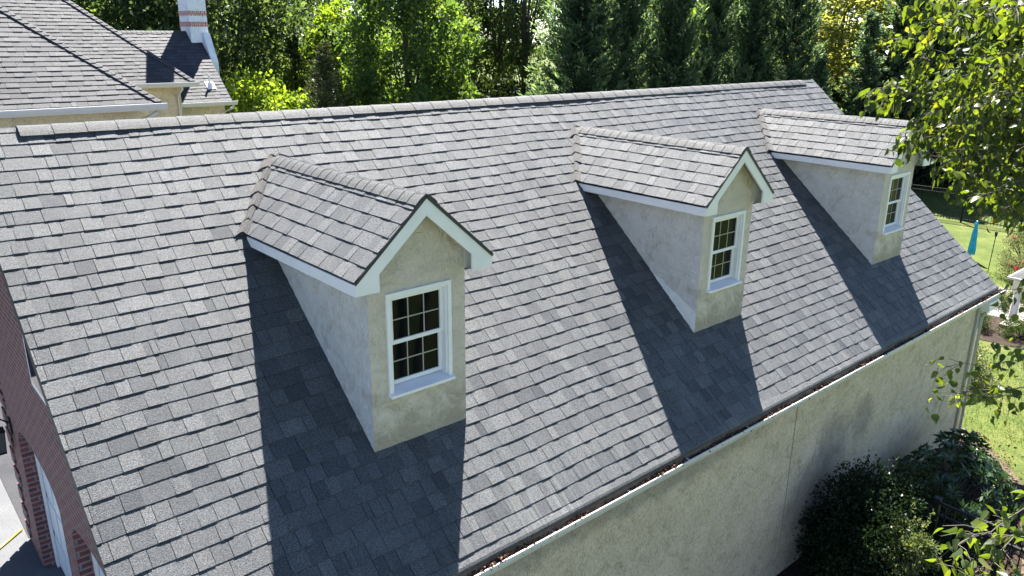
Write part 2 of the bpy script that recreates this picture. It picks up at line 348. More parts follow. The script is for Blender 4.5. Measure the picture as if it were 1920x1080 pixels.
def caps(mb, A, B, side1, side2, half, seg, thick=0.006, rise=0.0, rnd=0.35, seed=1, tb=0.6, n_arc=3):
    """cap shingles folded over the edge A->B, overlapping away from A. side1/side2: unit vectors down each slope"""
    rd = random.Random(seed); A, B = Vector(A), Vector(B); d = (B - A); Ltot = d.length; d.normalize(); s1, s2 = Vector(side1).normalized(), Vector(side2).normalized()
    n1 = d.cross(s1); n1 = n1 if n1.z > 0 else -n1
    n2 = d.cross(s2); n2 = n2 if n2.z > 0 else -n2
    nm = (n1 + n2).normalized()
    x = 0
    while x < Ltot - 1e-4:
        x1 = min(Ltot, x + seg * rd.uniform(0.96, 1.04)); t = rd.gauss(tb, 0.1)
        def prof(h, off):
            r = half * rnd; P = []
            P.append(s1 * (half + off) + n1 * h); P.append(s1 * (half * 0.66) + n1 * (h + 0.002))
            for i in range(n_arc + 2):
                a = i / (n_arc + 1); P.append((s1 * r * (1 - a) + s2 * r * a) * (0.95) + (n1 * (1 - a) + n2 * a).normalized() * h + nm * (-0.0) + nm * 0.012 * math.sin(math.pi * a) * (r / 0.04))
            P.append(s2 * (half * 0.66) + n2 * (h + 0.002)); P.append(s2 * (half + off) + n2 * h)
            return P
        off = rd.uniform(-0.002, 0.002)
        p0 = [A + d * x + q for q in prof(rise + thick * 1.6, off)]
        p1 = [A + d * (x1 + (0.015 if x1 < Ltot - 1e-4 else 0)) + q for q in prof(rise + thick * 0.35, off)]
        b0 = [A + d * x + q for q in prof(rise - 0.006, off)]
        n = len(p0)
        fs = [(i, i + 1, n + i + 1, n + i) for i in range(n - 1)] + [(i, 2 * n + i, 2 * n + i + 1, i + 1) for i in range(n - 1)]
        # lower rims
        pts = p0 + p1 + b0
        e0 = len(pts); pts += [p0[0] - n1 * (0.012 + rise), p1[0] - n1 * (0.012 + rise), p0[-1] - n2 * (0.012 + rise), p1[-1] - n2 * (0.012 + rise)]
        fs += [(0, n, e0 + 1, e0), (n - 1, 2 * n - 1, e0 + 3, e0 + 2)]
        mb.idx(pts, fs, 0, max(0, min(1, t)))
        x = x1

# ================================================================== GARAGE
XL, XR, RY, RZ, SL = -1.407, 12.392, 3.893, 3.295, 0.8464
CS = 1 / math.hypot(1, SL); SN = SL * CS; SLEN = math.hypot(RY, RZ)
GZ = -2.74; DZ = -2.50
gar = empty('garage', (0, 0, 0), label='long stucco and brick garage with a grey shingle roof and three gabled dormers', cat='building')
def yz(v, h=0.0): return (v * CS - h * SN, v * SN + h * CS)
# main slope shingles
mb = MB()
shingles(mb, (0, 0, 0), (1, 0, 0), (0, CS, SN), [(XL, 0.148), (XR, 0.148), (XR, SLEN - 0.02), (XL, SLEN - 0.02)], 0.148, 0.1435, 0.105, 0.215, 3, 0.0118, 0.0040, 0.58, 0.13, sag=0.006)
# rolled starter course at the eave
rd = random.Random(5); u = XL
while u < XR:
    wd = rd.uniform(0.15, 0.27); u2 = min(XR, u + wd); t = rd.gauss(0.62, 0.1)
    vv = [0.165, 0.12, 0.080, 0.058, 0.047]; hh = [0.001, 0.007, 0.010, 0.004, -0.020]
    pr = [yz(a, b) for a, b in zip(vv, hh)] + [yz(0.05, -0.050)]
    P = [(u, y, z) for y, z in pr] + [(u2 - 0.002, y, z) for y, z in pr]; n = len(pr)
    mb.idx(P, [(i, i + 1, n + i + 1, n + i) for i in range(n - 1)], 0, max(0, min(1, t))); u = u2
mb.build('roof_shingles', M['shingle'], gar)
# roof deck, underlay, back slope, rakes
mb = MB()
a, b = yz(0.06, -0.022), yz(SLEN - 0.03, -0.022)
a2, b2 = yz(0.06, -0.10), yz(SLEN - 0.01, -0.10)
mb.prism([(XL + 0.01, *a), (XL + 0.01, *b), (XL + 0.01, *b2), (XL + 0.01, *a2)], (XR - XL - 0.02, 0, 0), 0)
mb.build('roof_deck', M['underlay'], gar)
mb = MB()
shingles(mb, (0, 2 * RY, 0), (-1, 0, 0), (0, -CS, SN), [(-XR, 0.0), (-XL, 0.0), (-XL, SLEN - 0.02), (-XR, SLEN - 0.02)], 0.0, 0.1435, 0.3, 0.6, 9)
mb.prism([(XL + 0.01, 2 * RY - y, z) for y, z in (yz(0.02, -0.004), yz(SLEN - 0.01, -0.004), yz(SLEN - 0.01, -0.10), yz(0.02, -0.10))], (XR - XL - 0.02, 0, 0), 0, 0.2)
mb.build('back_roof_shingles', M['shingle'], gar)
# rake boards; left one coloured dark as the shadow line below the shingles
for x, sx in ((XL + 0.006, -1), (XR - 0.006, 1)):
    mb = MB()
    for s in (0, 1):
        pts = []
        for v, h in ((0.05, -0.008), (SLEN, -0.008), (SLEN, -0.15), (0.05, -0.15)):
            y, z = yz(v, h); pts.append((x - 0.02 * sx, (2 * RY - y) if s else y, z))
        mb.prism(pts, (0.018 * sx, 0, 0))
    mb.build('rake_board', M['drip'] if sx < 0 else M['trim'], gar)
    mb = MB()
# ridge vent and caps
mb = MB()
caps(mb, (XL + 0.45, RY, RZ - 0.022), (XR - 0.42, RY, RZ - 0.022), (0, -CS, -SN), (0, CS, -SN), 0.128, 0.27, 0.004, 0.036, 0.42, 3, 0.62, 4)
mb.build('ridge_vent_cap', M['shingle_cap'], gar)
mb = MB()
caps(mb, (XL - 0.005, RY, RZ - 0.018), (XL + 0.50, RY, RZ - 0.018), (0, -CS, -SN), (0, CS, -SN), 0.15, 0.145, 0.006, 0.0, 0.2, 4, 0.6)
mb.build('ridge_cap', M['shingle_cap'], gar); mb = MB()
caps(mb, (XR - 0.45, RY, RZ - 0.018), (XR + 0.01, RY, RZ - 0.018), (0, -CS, -SN), (0, CS, -SN), 0.15, 0.145, 0.006, 0.0, 0.2, 6, 0.6)
mb.build('ridge_cap', M['shingle_cap'], gar)
# walls ------------------------------------------------------------
XW0, XW1, YW0, YW1 = -1.15, 11.93, 0.150, 7.03
def roofz(y): return (y if y < RY else 2 * RY - y) * SL - 0.11
mb = MB()
xs = [XW0 + 0.10, 6.17, 6.185, XW1 - 0.10]
mb.box((XW0, YW0, GZ - 0.3), (6.17, YW0 + 0.15, roofz(0.15)), 0); mb.box((6.190, YW0, GZ - 0.3), (XW1, YW0 + 0.15, roofz(0.15)), 0)
mb.box((6.155, YW0 + 0.012, GZ - 0.3), (6.195, YW0 + 0.14, roofz(0.15)), 1)
mb.build('front_wall', [M['stucco_wall'], M['drip']], gar)
mb = MB()
mb.prism([(XW1 - 0.15, YW0 + 0.16, GZ - 0.3), (XW1 - 0.15, YW1, GZ - 0.3), (XW1 - 0.15, YW1, roofz(YW1)), (XW1 - 0.15, RY, roofz(RY)), (XW1 - 0.15, YW0 + 0.16, roofz(YW0 + 0.16))], (0.149, 0, 0))
mb.box((XW0 + 0.3, YW1 - 0.15, GZ - 0.3), (XW1 - 0.16, YW1 - 0.01, roofz(YW1)))
mb.build('side_wall', M['stucco_wall'], gar)
mb = MB(); mb.box((XW1 - 0.055, YW0 - 0.035, GZ), (XW1 + 0.03, YW0 - 0.003, -0.12)); mb.box((XW1 + 0.003, YW0 - 0.003, GZ), (XW1 + 0.03, YW0 + 0.10, -0.12))
mb.build('corner_board', M['beige'], gar)
# brick gable wall with two arched openings
ops = [(1.60, 3.65), (4.15, 6.20)]
def optop(y):
    for a, b in ops:
        if a < y < b:
            q = (y - (a + b) / 2) / ((b - a) / 2); return -0.62 + 0.26 * math.sqrt(max(0, 1 - q * q)) if True else 0
    return None
mb = MB(); ys = sorted(set([YW0, 0.8, RY, YW1] + [a + (b - a) * i / 16 for a, b in ops for i in range(17)]))
for y0, y1 in zip(ys, ys[1:]):
    ym = (y0 + y1) / 2; o = optop(ym)
    if o is None: z0 = z1 = GZ - 0.1
    else: z0 = optop(y0 + 1e-6) or -0.62; z1 = optop(y1 - 1e-6) or -0.62
    mb.face([(XW0, y1, z1), (XW0, y0, z0), (XW0, y0, roofz(y0)), (XW0, y1, roofz(y1))])
    if o is not None: mb.face([(XW0, y0, z0), (XW0, y1, z1), (XW0 + 0.17, y1, z1), (XW0 + 0.17, y0, z0)])
for a, b in ops:
    mb.face([(XW0, a, GZ), (XW0 + 0.17, a, GZ), (XW0 + 0.17, a, -0.62), (XW0, a, -0.62)])
    mb.face([(XW0, b, -0.62), (XW0 + 0.17, b, -0.62), (XW0 + 0.17, b, GZ), (XW0, b, GZ)])
mb.face([(XW0, YW1, GZ), (XW0 + 0.3, YW1, GZ), (XW0 + 0.3, YW1, roofz(YW1)), (XW0, YW1, roofz(YW1))])
# quoins at the far corner
z = DZ + 0.1; k = 0
while z < roofz(YW1) - 0.3:
    l = 0.30 if k % 2 else 0.20
    mb.box((XW0 - 0.022, YW1 - l, z), (XW0 - 0.0, YW1 + 0.02, z + 0.20)); z += 0.28; k += 1
mb.build('brick_gable_wall', M['brick'], gar)
for a, b in ops:
    mb = MB(); x = XW0 + 0.17; mb.box((x, a - 0.05, GZ), (x + 0.04, b + 0.05, -0.3))
    nrow = 4; h = (2.2 - 0.02) / nrow
    for r_ in range(nrow):
        for c_ in range(4):
            y0 = a + 0.06 + c_ * (b - a - 0.08) / 4; mb.box((x - 0.010, y0, DZ + 0.03 + r_ * h), (x - 0.0005, y0 + (b - a) / 4 - 0.10, DZ + r_ * h + h - 0.06))
    d = mb.build('garage_door', M['door'], gar)
    for yy in (a + 0.002, b - 0.092): mb = MB(); mb.box((x - 0.04, yy, DZ), (x - 0.012, yy + 0.09, -0.62)); mb.build('door_jamb', M['trim'], d)
# gable window
mb = MB(); mb.box((XW0 - 0.02, 3.55, 0.80), (XW0 - 0.001, 4.20, 1.50)); gw = mb.build('gable_window', M['trim'], gar)
mb = MB(); mb.box((XW0 - 0.024, 3.62, 0.87), (XW0 - 0.0205, 4.13, 1.43)); mb.build('window_pane', M['glass'], gw)
# gutter along the front eave --------------------------------------
def gutter(name, x0, x1, yf, yb, z, h, parent, sgn=1, mat=None, hangers=(), ends=True):
    """open K-style trough: back at yb, front lip at yf, top at z"""
    mb = MB(); w_ = yb - yf
    prof = [(yb, z), (yb, z - h), (yf + 0.35 * w_, z - h), (yf + 0.10 * w_, z - 0.55 * h), (yf, z - 0.30 * h), (yf, z), (yf + 0.09 * w_, z + 0.002)]
    inner = [(yf + 0.09 * w_, z - 0.012), (yf + 0.04 * w_, z - 0.014), (yf + 0.04 * w_, z - 0.28 * h), (yf + 0.14 * w_, z - 0.53 * h), (yf + 0.37 * w_, z - h + 0.004), (yb - 0.004, z - h + 0.004), (yb - 0.004, z)]
    loop = prof + inner; n = len(loop)
    P = [(x0, y, zz) for y, zz in loop] + [(x1, y, zz) for y, zz in loop]
    mb.idx(P, [(i, (i + 1) % n, n + (i + 1) % n, n + i) for i in range(n)])
    if ends:
        for x, dx in ((x0, 0.003), (x1 - 0.003, 0.003)): mb.prism([(x, y, zz) for y, zz in prof[:6]], (dx, 0, 0))
    for hx in hangers:
        mb.box((hx - 0.009, yf + 0.005, z - 0.004), (hx + 0.009, yb - 0.002, z + 0.003))
    return mb.build(name, mat or M['gutter'], parent)
hang = [-1.0 + 0.955 * i for i in range(15)]
gutter('front_gutter', XL + 0.02, XR + 0.20, -0.012, 0.105, -0.028, 0.105, gar, hangers=[-1.05, 0.0, 0.92, 1.889, 2.879, 3.789, 4.861, 5.774, 6.7, 7.618, 8.434, 9.39, 10.482, 11.527])
mb = MB(); mb.box((XL + 0.05, 0.106, -0.16), (XR - 0.01, 0.125, 0.03)); mb.build('fascia_board', M['trim'], gar)
mb = MB(); mb.face([(XL, 0.044, 0.006), (XR, 0.044, 0.006), (XR, 0.030, -0.052), (XL, 0.030, -0.052)]); mb.face([(XL, 0.044, 0.006), (XL, 0.10, 0.05), (XR, 0.10, 0.05), (XR, 0.044, 0.006)])
mb.build('drip_edge', M['dirtmetal'], gar)
mb = MB(); mb.box((XW1 + 0.032, -0.005, -0.30), (XR + 0.02, 0.30, -0.135)); mb.build('eave_return', M['trim'], gar)
# downspout by the right corner
mb = MB(); mb.tube([(12.2, 0.05, -0.14), (12.2, 0.05, -0.24), (XW1 + 0.08, 0.10, -0.42), (XW1 + 0.08, 0.10, GZ + 0.15), (XW1 + 0.08, -0.06, GZ + 0.06)], 0.036, 8)
mb.build('downspout', M['beige'], gar, True)
# dormers ----------------------------------------------------------
DH, DW, DPZ, DEZ, DYO, DYF = 0.661, 0.476, 2.914, 2.330, 0.775, 0.924
DSL = (DPZ - DEZ) / DH; dcs = 1 / math.hypot(1, DSL); dsn = DSL * dcs
def make_dormer():
    zt = DEZ + 0.02
    mb = MB(); y0 = DYF; zf = y0 * SL - 0.03
    def gz(x): return DPZ - abs(x) * DSL - 0.040
    nx, nz = 14, 26
    # front wall, split round the window opening so the stucco is one skin of irregular facets
    W0, Z0, Z1 = 0.29, 1.275, 2.11
    rr = random.Random(2)
    F_ = [[(-DW, zf), (DW, zf), (DW, Z0), (-DW, Z0)], [(-DW, Z0), (-W0, Z0), (-W0, Z1), (-DW, Z1)], [(W0, Z0), (DW, Z0), (DW, Z1), (W0, Z1)],
          [(-DW, Z1), (DW, Z1), (DW, gz(DW)), (0, gz(0)), (-DW, gz(-DW))]]
    for pl in F_: mb.face([(x, y0, z) for x, z in pl], 0)
    # opening returns
    for (xa, za), (xb, zb) in (((-W0, Z0), (W0, Z0)), ((W0, Z0), (W0, Z1)), ((W0, Z1), (-W0, Z1)), ((-W0, Z1), (-W0, Z0))):
        mb.face([(xa, y0, za), (xb, y0, zb), (xb, y0 + 0.14, zb), (xa, y0 + 0.14, za)], 0)
    # cheeks
    top = gz(DW) - 0.01
    for s in (-1, 1):
        x = s * DW; yb = (top + 0.1) / SL + 0.1
        mb.face([(x, y0, zf), (x, y0, top), (x, yb, top), (x, yb, yb * SL - 0.03)][::s], 1)
    d = mb.build('dormer', [M['stucco'], M['stucco_side']], gar)
    # shingled slopes; each runs back to its valley
    for s in (-1, 1):
        mb = MB(); slen = math.hypot(DH, DPZ - DEZ)
        yE, yR = DEZ / SL, DPZ / SL
        # u runs along y, v runs up the dormer slope; valley is the slanted far edge
        poly = [(DYO, 0.0), (yE + 0.02, 0.0), (yR + 0.03, slen), (DYO, slen)]
        shingles(mb, (s * DH, 0, DEZ), (0, 1, 0), (-s * dcs, 0, dsn), poly, 0.0, 0.1435, 0.11, 0.21, 20 + s, 0.0105, 0.002, 0.6, 0.13)
        mb.build('dormer_shingles', M['shingle'], d)
    mb = MB()
    for s in (-1, 1):
        n = Vector((s * dsn, 0, dcs)); e = Vector((s * DH, 0, DEZ)); p = Vector((0, 0, DPZ))
        pts = [e - n * 0.007, p - n * 0.007, p - n * 0.028, e - n * 0.028]
        yE, yR = DEZ / SL, DPZ / SL
        P = [(q.x, DYO + 0.004, q.z) for q in pts] + [(pts[0].x, yE + 0.03, pts[0].z), (pts[1].x, yR + 0.03, pts[1].z), (pts[2].x, yR + 0.03, pts[2].z), (pts[3].x, yE + 0.03, pts[3].z)]
        mb.idx(P, [(0, 1, 2, 3), (4, 7, 6, 5), (0, 4, 5, 1), (1, 5, 6, 2), (2, 6, 7, 3), (3, 7, 4, 0)])
    mb.build('dormer_deck', M['underlay'], d)
    # dark drip edge on the front rakes
    mb = MB()
    for s in (-1, 1):
        n = Vector((s * dsn, 0, dcs)); e = Vector((s * (DH + 0.008), 0, DEZ - 0.008 * DSL)); p = Vector((0, 0, DPZ))
        mb.prism([(q.x, DYO - 0.006, q.z) for q in (e + n * 0.003, p + n * 0.003 + Vector((0, 0, 0.004)), p - n * 0.022, e - n * 0.022)], (0, 0.008, 0))
    mb.build('drip_edge', M['drip'], d)
    mb = MB()
    caps(mb, (0, DYO - 0.004, DPZ + 0.0), (0, DPZ / SL + 0.08, DPZ + 0.0), (-dcs, 0, -dsn), (dcs, 0, -dsn), 0.125, 0.132, 0.0034, 0.012, 0.42, 8, 0.62, 5)
    mb.build('dormer_ridge_cap', M['shingle_cap'], d)
    # rake boards with short returns
    mb = MB(); bh = 0.108
    for s in (-1, 1):
        e = Vector((s * (DH - 0.004), 0, DEZ - 0.020)); p = Vector((0, 0, DPZ - 0.022))
        q = [(p.x, p.z), (e.x, e.z), (e.x, e.z - 0.092), (s * (DW - 0.03), e.z - 0.092), (s * (DW - 0.03), e.z + (DH - DW + 0.03) * DSL - bh * 1.32), (0, p.z - bh * 1.32)]
        mb.prism([(x, DYO + 0.003 + (0.0005 if s > 0 else 0), z) for x, z in q], (0, 0.020, 0))
    mb.build('rake_board', M['trim'], d)
    mb = MB()
    for s in (-1, 1):   # soffit boxes under the eaves and boards under the front overhang
        x1, x0 = s * (DH - 0.025), s * (DW + 0.002)
        ze = DEZ - 0.118
        yb = (ze + 0.02) / SL + 0.12
        mb.face([(x0, DYO + 0.025, ze), (x1, DYO + 0.025, ze), (x1, yb, ze), (x0, yb, ze)])
        x1, x0 = s * (DH - 0.03), 0.0
        g = lambda x: DPZ - abs(x) * DSL - 0.045
        for i in range(5):
            ya, yb2 = DYO + 0.024 + i * 0.027, DYO + 0.024 + (i + 1) * 0.027 - 0.003
            if yb2 < DYF: mb.prism([(0, ya, g(0)), (s * (DH - 0.03), ya, g(DH - 0.03)), (s * (DH - 0.03), ya, g(DH - 0.03) - 0.012), (0, ya, g(0) - 0.012)], (0, yb2 - ya, 0))
        xa, xb = s * (DW - 0.01), s * (DH - 0.024); g2 = lambda x: DPZ - abs(x) * DSL - 0.05
        mb.prism([(xa, DYF - 0.008, ze), (xb, DYF - 0.008, ze), (xb, DYF - 0.008, g2(xb)), (xa, DYF - 0.008, g2(xa))], (0, 0.006, 0))
    mb.build('soffit', M['soffit'], d)
    mb = MB()
    for s in (-1, 1):   # eave fascia along each side
        mb = MB(); x1 = s * (DH - 0.004); yb = DEZ / SL - 0.05
        mb.prism([(x1, DYO + 0.0235, DEZ - 0.022), (x1, yb, DEZ - 0.022), (x1, yb, DEZ - 0.075), (x1, yb - 0.03, DEZ - 0.105), (x1, DYO + 0.0235, DEZ - 0.115)], (-s * 0.018, 0, 0))
        mb.build('fascia_board', M['trim'], d)
    # window
    ww, zb, zt_ = 0.3177, 1.2455, 2.136; yf = DYF - 0.022; c = 0.036
    mb = MB()
    mb.box((-ww, yf, zb + 0.03), (-ww + c, DYF + 0.06, zt_)); mb.box((ww - c, yf, zb + 0.03), (ww, DYF + 0.06, zt_))
    mb.box((-ww + c, yf, zt_ - c), (ww - c, DYF + 0.06, zt_))
    # inner stop, a second step back
    j = 0.018
    mb.box((-ww + c, yf + 0.022, zb + 0.05), (-ww + c + j, DYF + 0.09, zt_ - c)); mb.box((ww - c - j, yf + 0.022, zb + 0.05), (ww - c, DYF + 0.09, zt_ - c))
    mb.box((-ww + c + j, yf + 0.022, zt_ - c - j), (ww - c - j, DYF + 0.09, zt_ - c))
    mb.build('window_frame', M['trim'], d)
    mb = MB(); mb.prism([(-ww - 0.004, yf - 0.035, zb), (-ww - 0.004, yf - 0.035, zb + 0.024), (-ww - 0.004, DYF + 0.09, zb + 0.062), (-ww - 0.004, DYF + 0.09, zb)], (2 * ww + 0.008, 0, 0)); mb.build('window_sill', M['trim'], d)
    iw = ww - c - j; zm = zb + 0.066 + (zt_ - c - j - zb - 0.066) * 0.49
    for lo, hi, yy in ((zb + 0.066, zm + 0.012, DYF + 0.058), (zm - 0.012, zt_ - c - j, DYF + 0.030)):
        mb = MB(); r_ = 0.030
        mb.box((-iw, yy, lo), (-iw + r_, yy + 0.026, hi)); mb.box((iw - r_, yy, lo), (iw, yy + 0.026, hi))
        mb.box((-iw + r_, yy, lo), (iw - r_, yy + 0.026, lo + r_ * 1.15)); mb.box((-iw + r_, yy, hi - r_ * 0.9), (iw - r_, yy + 0.026, hi))
        mb.build('window_sash', M['trim'], d)
        mb = MB(); mb.box((-iw + r_ - 0.002, yy + 0.016, lo + r_), (iw - r_ + 0.002, yy + 0.020, hi - r_ * 0.8)); mb.build('window_pane', M['glass'], d)
        mb = MB(); a0, a1, b0, b1 = -iw + r_, iw - r_, lo + r_ * 1.15, hi - r_ * 0.9
        for i in (1, 2):
            x = a0 + (a1 - a0) * i / 3; mb.box((x - 0.0048, yy + 0.011, b0), (x + 0.0048, yy + 0.0155, b1))
        z = (b0 + b1) / 2; mb.box((a0, yy + 0.0105, z - 0.0048), (a1, yy + 0.0152, z + 0.0048))
        mb.build('muntin', M['muntin'], d)
    # valley and step flashing
    mb = MB()
    for s in (-1, 1):
        a_ = Vector((s * (DH + 0.02), DEZ / SL - 0.02, DEZ - 0.02)); b_ = Vector((0, DPZ / SL, DPZ))
        nr = Vector((0, -SN, CS))
        p = [a_ + nr * 0.014, b_ + nr * 0.014, b_ + nr * 0.016 + Vector((-s * 0.04, -0.02, 0.0)), a_ + nr * 0.014 + Vector((s * 0.035, 0.0, 0))]
        mb.face([a_ + nr * 0.016 + Vector((-s * 0.022, -0.010, 0.0)), b_ + nr * 0.014, a_ + nr * 0.012 + Vector((s * 0.016, 0.014, 0.011))])
    mb.build('valley_flashing', M['valley'], d)
    # woven valley: bent shingles that bridge the two slopes
    rv = random.Random(12)
    for s in (-1, 1):
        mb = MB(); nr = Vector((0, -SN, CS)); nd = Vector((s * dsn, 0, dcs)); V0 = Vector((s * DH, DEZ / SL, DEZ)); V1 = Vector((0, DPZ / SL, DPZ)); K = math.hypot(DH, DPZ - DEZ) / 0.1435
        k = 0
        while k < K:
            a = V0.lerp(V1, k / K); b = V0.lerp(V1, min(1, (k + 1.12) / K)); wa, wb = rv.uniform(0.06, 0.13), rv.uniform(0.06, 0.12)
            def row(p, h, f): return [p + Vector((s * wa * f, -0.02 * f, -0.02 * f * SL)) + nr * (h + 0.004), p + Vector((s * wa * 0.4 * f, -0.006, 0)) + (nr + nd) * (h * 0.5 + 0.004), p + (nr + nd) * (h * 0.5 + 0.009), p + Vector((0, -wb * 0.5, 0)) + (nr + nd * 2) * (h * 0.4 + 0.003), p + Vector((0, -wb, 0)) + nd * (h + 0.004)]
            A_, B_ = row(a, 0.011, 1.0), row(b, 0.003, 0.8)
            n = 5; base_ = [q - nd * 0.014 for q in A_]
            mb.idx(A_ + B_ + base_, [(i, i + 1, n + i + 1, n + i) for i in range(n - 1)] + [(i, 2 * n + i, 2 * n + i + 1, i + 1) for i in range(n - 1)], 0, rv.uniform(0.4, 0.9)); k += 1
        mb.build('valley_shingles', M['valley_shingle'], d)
    return d
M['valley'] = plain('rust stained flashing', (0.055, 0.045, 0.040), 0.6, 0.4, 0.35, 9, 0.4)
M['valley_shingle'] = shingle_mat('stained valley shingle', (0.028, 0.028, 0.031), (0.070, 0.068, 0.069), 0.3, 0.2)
M['plaster'] = stucco_mat('fresh plaster', (0.90, 0.89, 0.90), (0.84, 0.83, 0.84), (0.7, 0.68, 0.66), 20, 0.03)
d0 = make_dormer()
for i, x in enumerate((1.165, 5.484, 9.881)):
    o = d0 if i == 0 else copy_tree(d0, gar)
    o.location = (x, 0, 0)
    if i == 1:      # fresh plaster patch at the foot of the middle dormer's cheek
        mb = MB(); yq = [0.93, 1.05, 1.2, 1.34, 1.46, 1.54, 1.60, 1.50, 1.38, 1.26, 1.12, 1.0, 0.93]
        zq = [y * SL - 0.01 for y in yq[:7]] + [yq[7] * SL + 0.07, yq[8] * SL + 0.10, yq[9] * SL + 0.14, yq[10] * SL + 0.19, yq[11] * SL + 0.20, yq[12] * SL + 0.26]
        mb.prism([(-DW - 0.006, y, z) for y, z in zip(yq, zq)], (0.007, 0, 0)); mb.build('plaster_patch', M['plaster'], o)

# things on the garage ------------------------------------------------
def leaf_quads(P, D, S, W, tint, name, mat, parent=None, fold=0.25, seed=0):
    """small pointed leaves: P base points, D directions, S length, W width ratio; two triangles each side of a fold"""
    r_ = np.random.default_rng(seed); n = len(P)
    D = D / (np.linalg.norm(D, axis=1, keepdims=True) + 1e-9)
    A = r_.normal(size=(n, 3)); A -= (A * D).sum(1, keepdims=True) * D; A /= np.linalg.norm(A, axis=1, keepdims=True) + 1e-9
    B = np.cross(D, A); S = S[:, None]; w_ = S * W
    v0 = P; v1 = P + D * S * 0.45 + A * w_ * 0.5 + B * S * fold * 0.3; v2 = P + D * S; v3 = P + D * S * 0.45 - A * w_ * 0.5 + B * S * fold * 0.3
    V = np.stack([v0, v1, v2, v3], 1).reshape(-1, 3); i = np.arange(n)[:, None] * 4
    F = np.concatenate([i, i + 1, i + 2, i + 3], 1)
    return np_obj(name, V, F, tint, mat, parent)
n = 9000
xg = rng.uniform(XL + 0.05, XR + 0.15, n); keep = (np.sin(xg * 1.7) + np.sin(xg * 4.1 + 1) * 0.6 + rng.normal(0, 0.5, n)) > -0.9; xg = xg[keep]; n = len(xg)
Pg = np.stack([xg, rng.uniform(0.004, 0.060, n), -0.062 + rng.random(n) ** 1.2 * 0.052 + 0.012 * np.sin(xg * 6)], 1)
Dg = rng.normal(size=(n, 3)); Dg[:, 2] *= 0.5
tag(leaf_quads(Pg, Dg, rng.uniform(0.018, 0.04, n), 0.55, rng.random(n), 'gutter_leaf_litter', M['debris'], None, 0.6, 1), 'brown dead leaves lying in the front gutter', 'dead leaves', kind='stuff')

# lantern on the brick wall
lan = empty('wall_lantern', (XW0, 6.62, -0.60), label='black lantern with clear glass mounted on the brick pier by the garage doors', cat='lantern')
mb = MB(); mb.box((-0.02, -0.06, -0.12), (-0.002, 0.06, 0.08)); mb.tube([(-0.02, 0, 0.02), (-0.10, 0, 0.09), (-0.17, 0, 0.05), (-0.17, 0, 0.0)], 0.011, 6); mb.build('bracket', M['black'], lan)
mb = MB(); bx_ = -0.17
mb.prism([(bx_ - 0.09, -0.09, -0.06), (bx_ + 0.09, -0.09, -0.06), (bx_ + 0.09, 0.09, -0.06), (bx_ - 0.09, 0.09, -0.06)], (0, 0, 0.014))
mb.idx([(bx_ - 0.08, -0.08, -0.045), (bx_ + 0.08, -0.08, -0.045), (bx_ + 0.08, 0.08, -0.045), (bx_ - 0.08, 0.08, -0.045), (bx_, 0, 0.02)], [(0, 1, 4), (1, 2, 4), (2, 3, 4), (3, 0, 4)])
for sx in (-1, 1):
    for sy in (-1, 1): mb.tube([(bx_ + sx * 0.078, sy * 0.078, -0.06), (bx_ + sx * 0.06, sy * 0.06, -0.34)], 0.007, 4)
mb.box((bx_ - 0.066, -0.066, -0.355), (bx_ + 0.066, 0.066, -0.335)); mb.build('lantern_cage', M['black'], lan)
mb = MB(); P = [(bx_ + sx * 0.074, sy * 0.074, -0.062) for sx, sy in ((-1, -1), (1, -1), (1, 1), (-1, 1))] + [(bx_ + sx * 0.057, sy * 0.057, -0.333) for sx, sy in ((-1, -1), (1, -1), (1, 1), (-1, 1))]
mb.idx(P, [(0, 1, 5, 4), (1, 2, 6, 5), (2, 3, 7, 6), (3, 0, 4, 7)]); mb.build('lantern_glass', M['lamp_glass'], lan)

# hose
mb = MB(); pts = [(-1.20, 7.30, DZ + 0.02), (-1.51, 7.02, DZ + 0.02), (-1.95, 6.75, DZ + 0.02), (-2.5, 6.9, DZ + 0.02), (-3.2, 6.4, DZ + 0.02), (-3.6, 5.6, DZ + 0.02)]
mb.tube(pts, 0.014, 6); tag(mb.build('garden_hose', M['hose'], None, True), 'thin yellow hose lying across the pale driveway', 'hose')

# ================================================================== GROUND
def sheet(name, pts, z, mat, kind='structure'):
    mb = MB(); mb.face([(x, y, z) for x, y in pts]); o = mb.build(name, mat); tag(o, kind=kind); return o
def smooth_poly(ctrl, n=8):
    out = []; m = len(ctrl)
    for i in range(m):
        p0, p1, p2, p3 = [np.array(ctrl[(i + k - 1) % m], float) for k in range(4)]
        for j in range(n):
            t = j / n; out.append(tuple(0.5 * ((2 * p1) + (-p0 + p2) * t + (2 * p0 - 5 * p1 + 4 * p2 - p3) * t * t + (-p0 + 3 * p1 - 3 * p2 + p3) * t ** 3)))
    return out
sheet('lawn', [(-400, -400), (400, -400), (400, 400), (-400, 400)], GZ, M['lawn'])
dr = MB(); dr.prism([(-14, -8, GZ - 0.2), (XW0 + 0.25, -8, GZ - 0.2), (XW0 + 0.25, 40, GZ - 0.2), (-14, 40, GZ - 0.2)], (0, 0, DZ - GZ + 0.2)); tag(dr.build('driveway', M['concrete']), kind='structure')
dr = MB(); dr.prism([(XW0 - 0.02, 7.05, GZ - 0.2), (9.5, 7.05, GZ - 0.2), (9.5, 20, GZ - 0.2), (XW0 - 0.02, 20, GZ - 0.2)], (0, 0, DZ - GZ + 0.206)); tag(dr.build('asphalt_yard', M['asphalt']), kind='structure')  # slab behind the garage, darker than the driveway concrete
sheet('mulch_bed', smooth_poly([(-3, 0.3), (-3, -1.9), (3, -2.4), (7.5, -2.2), (10.0, -1.55), (11.2, -1.0), (12.1, -0.15), (12.0, 0.5), (6, 0.5)]), GZ + 0.010, M['mulch'])
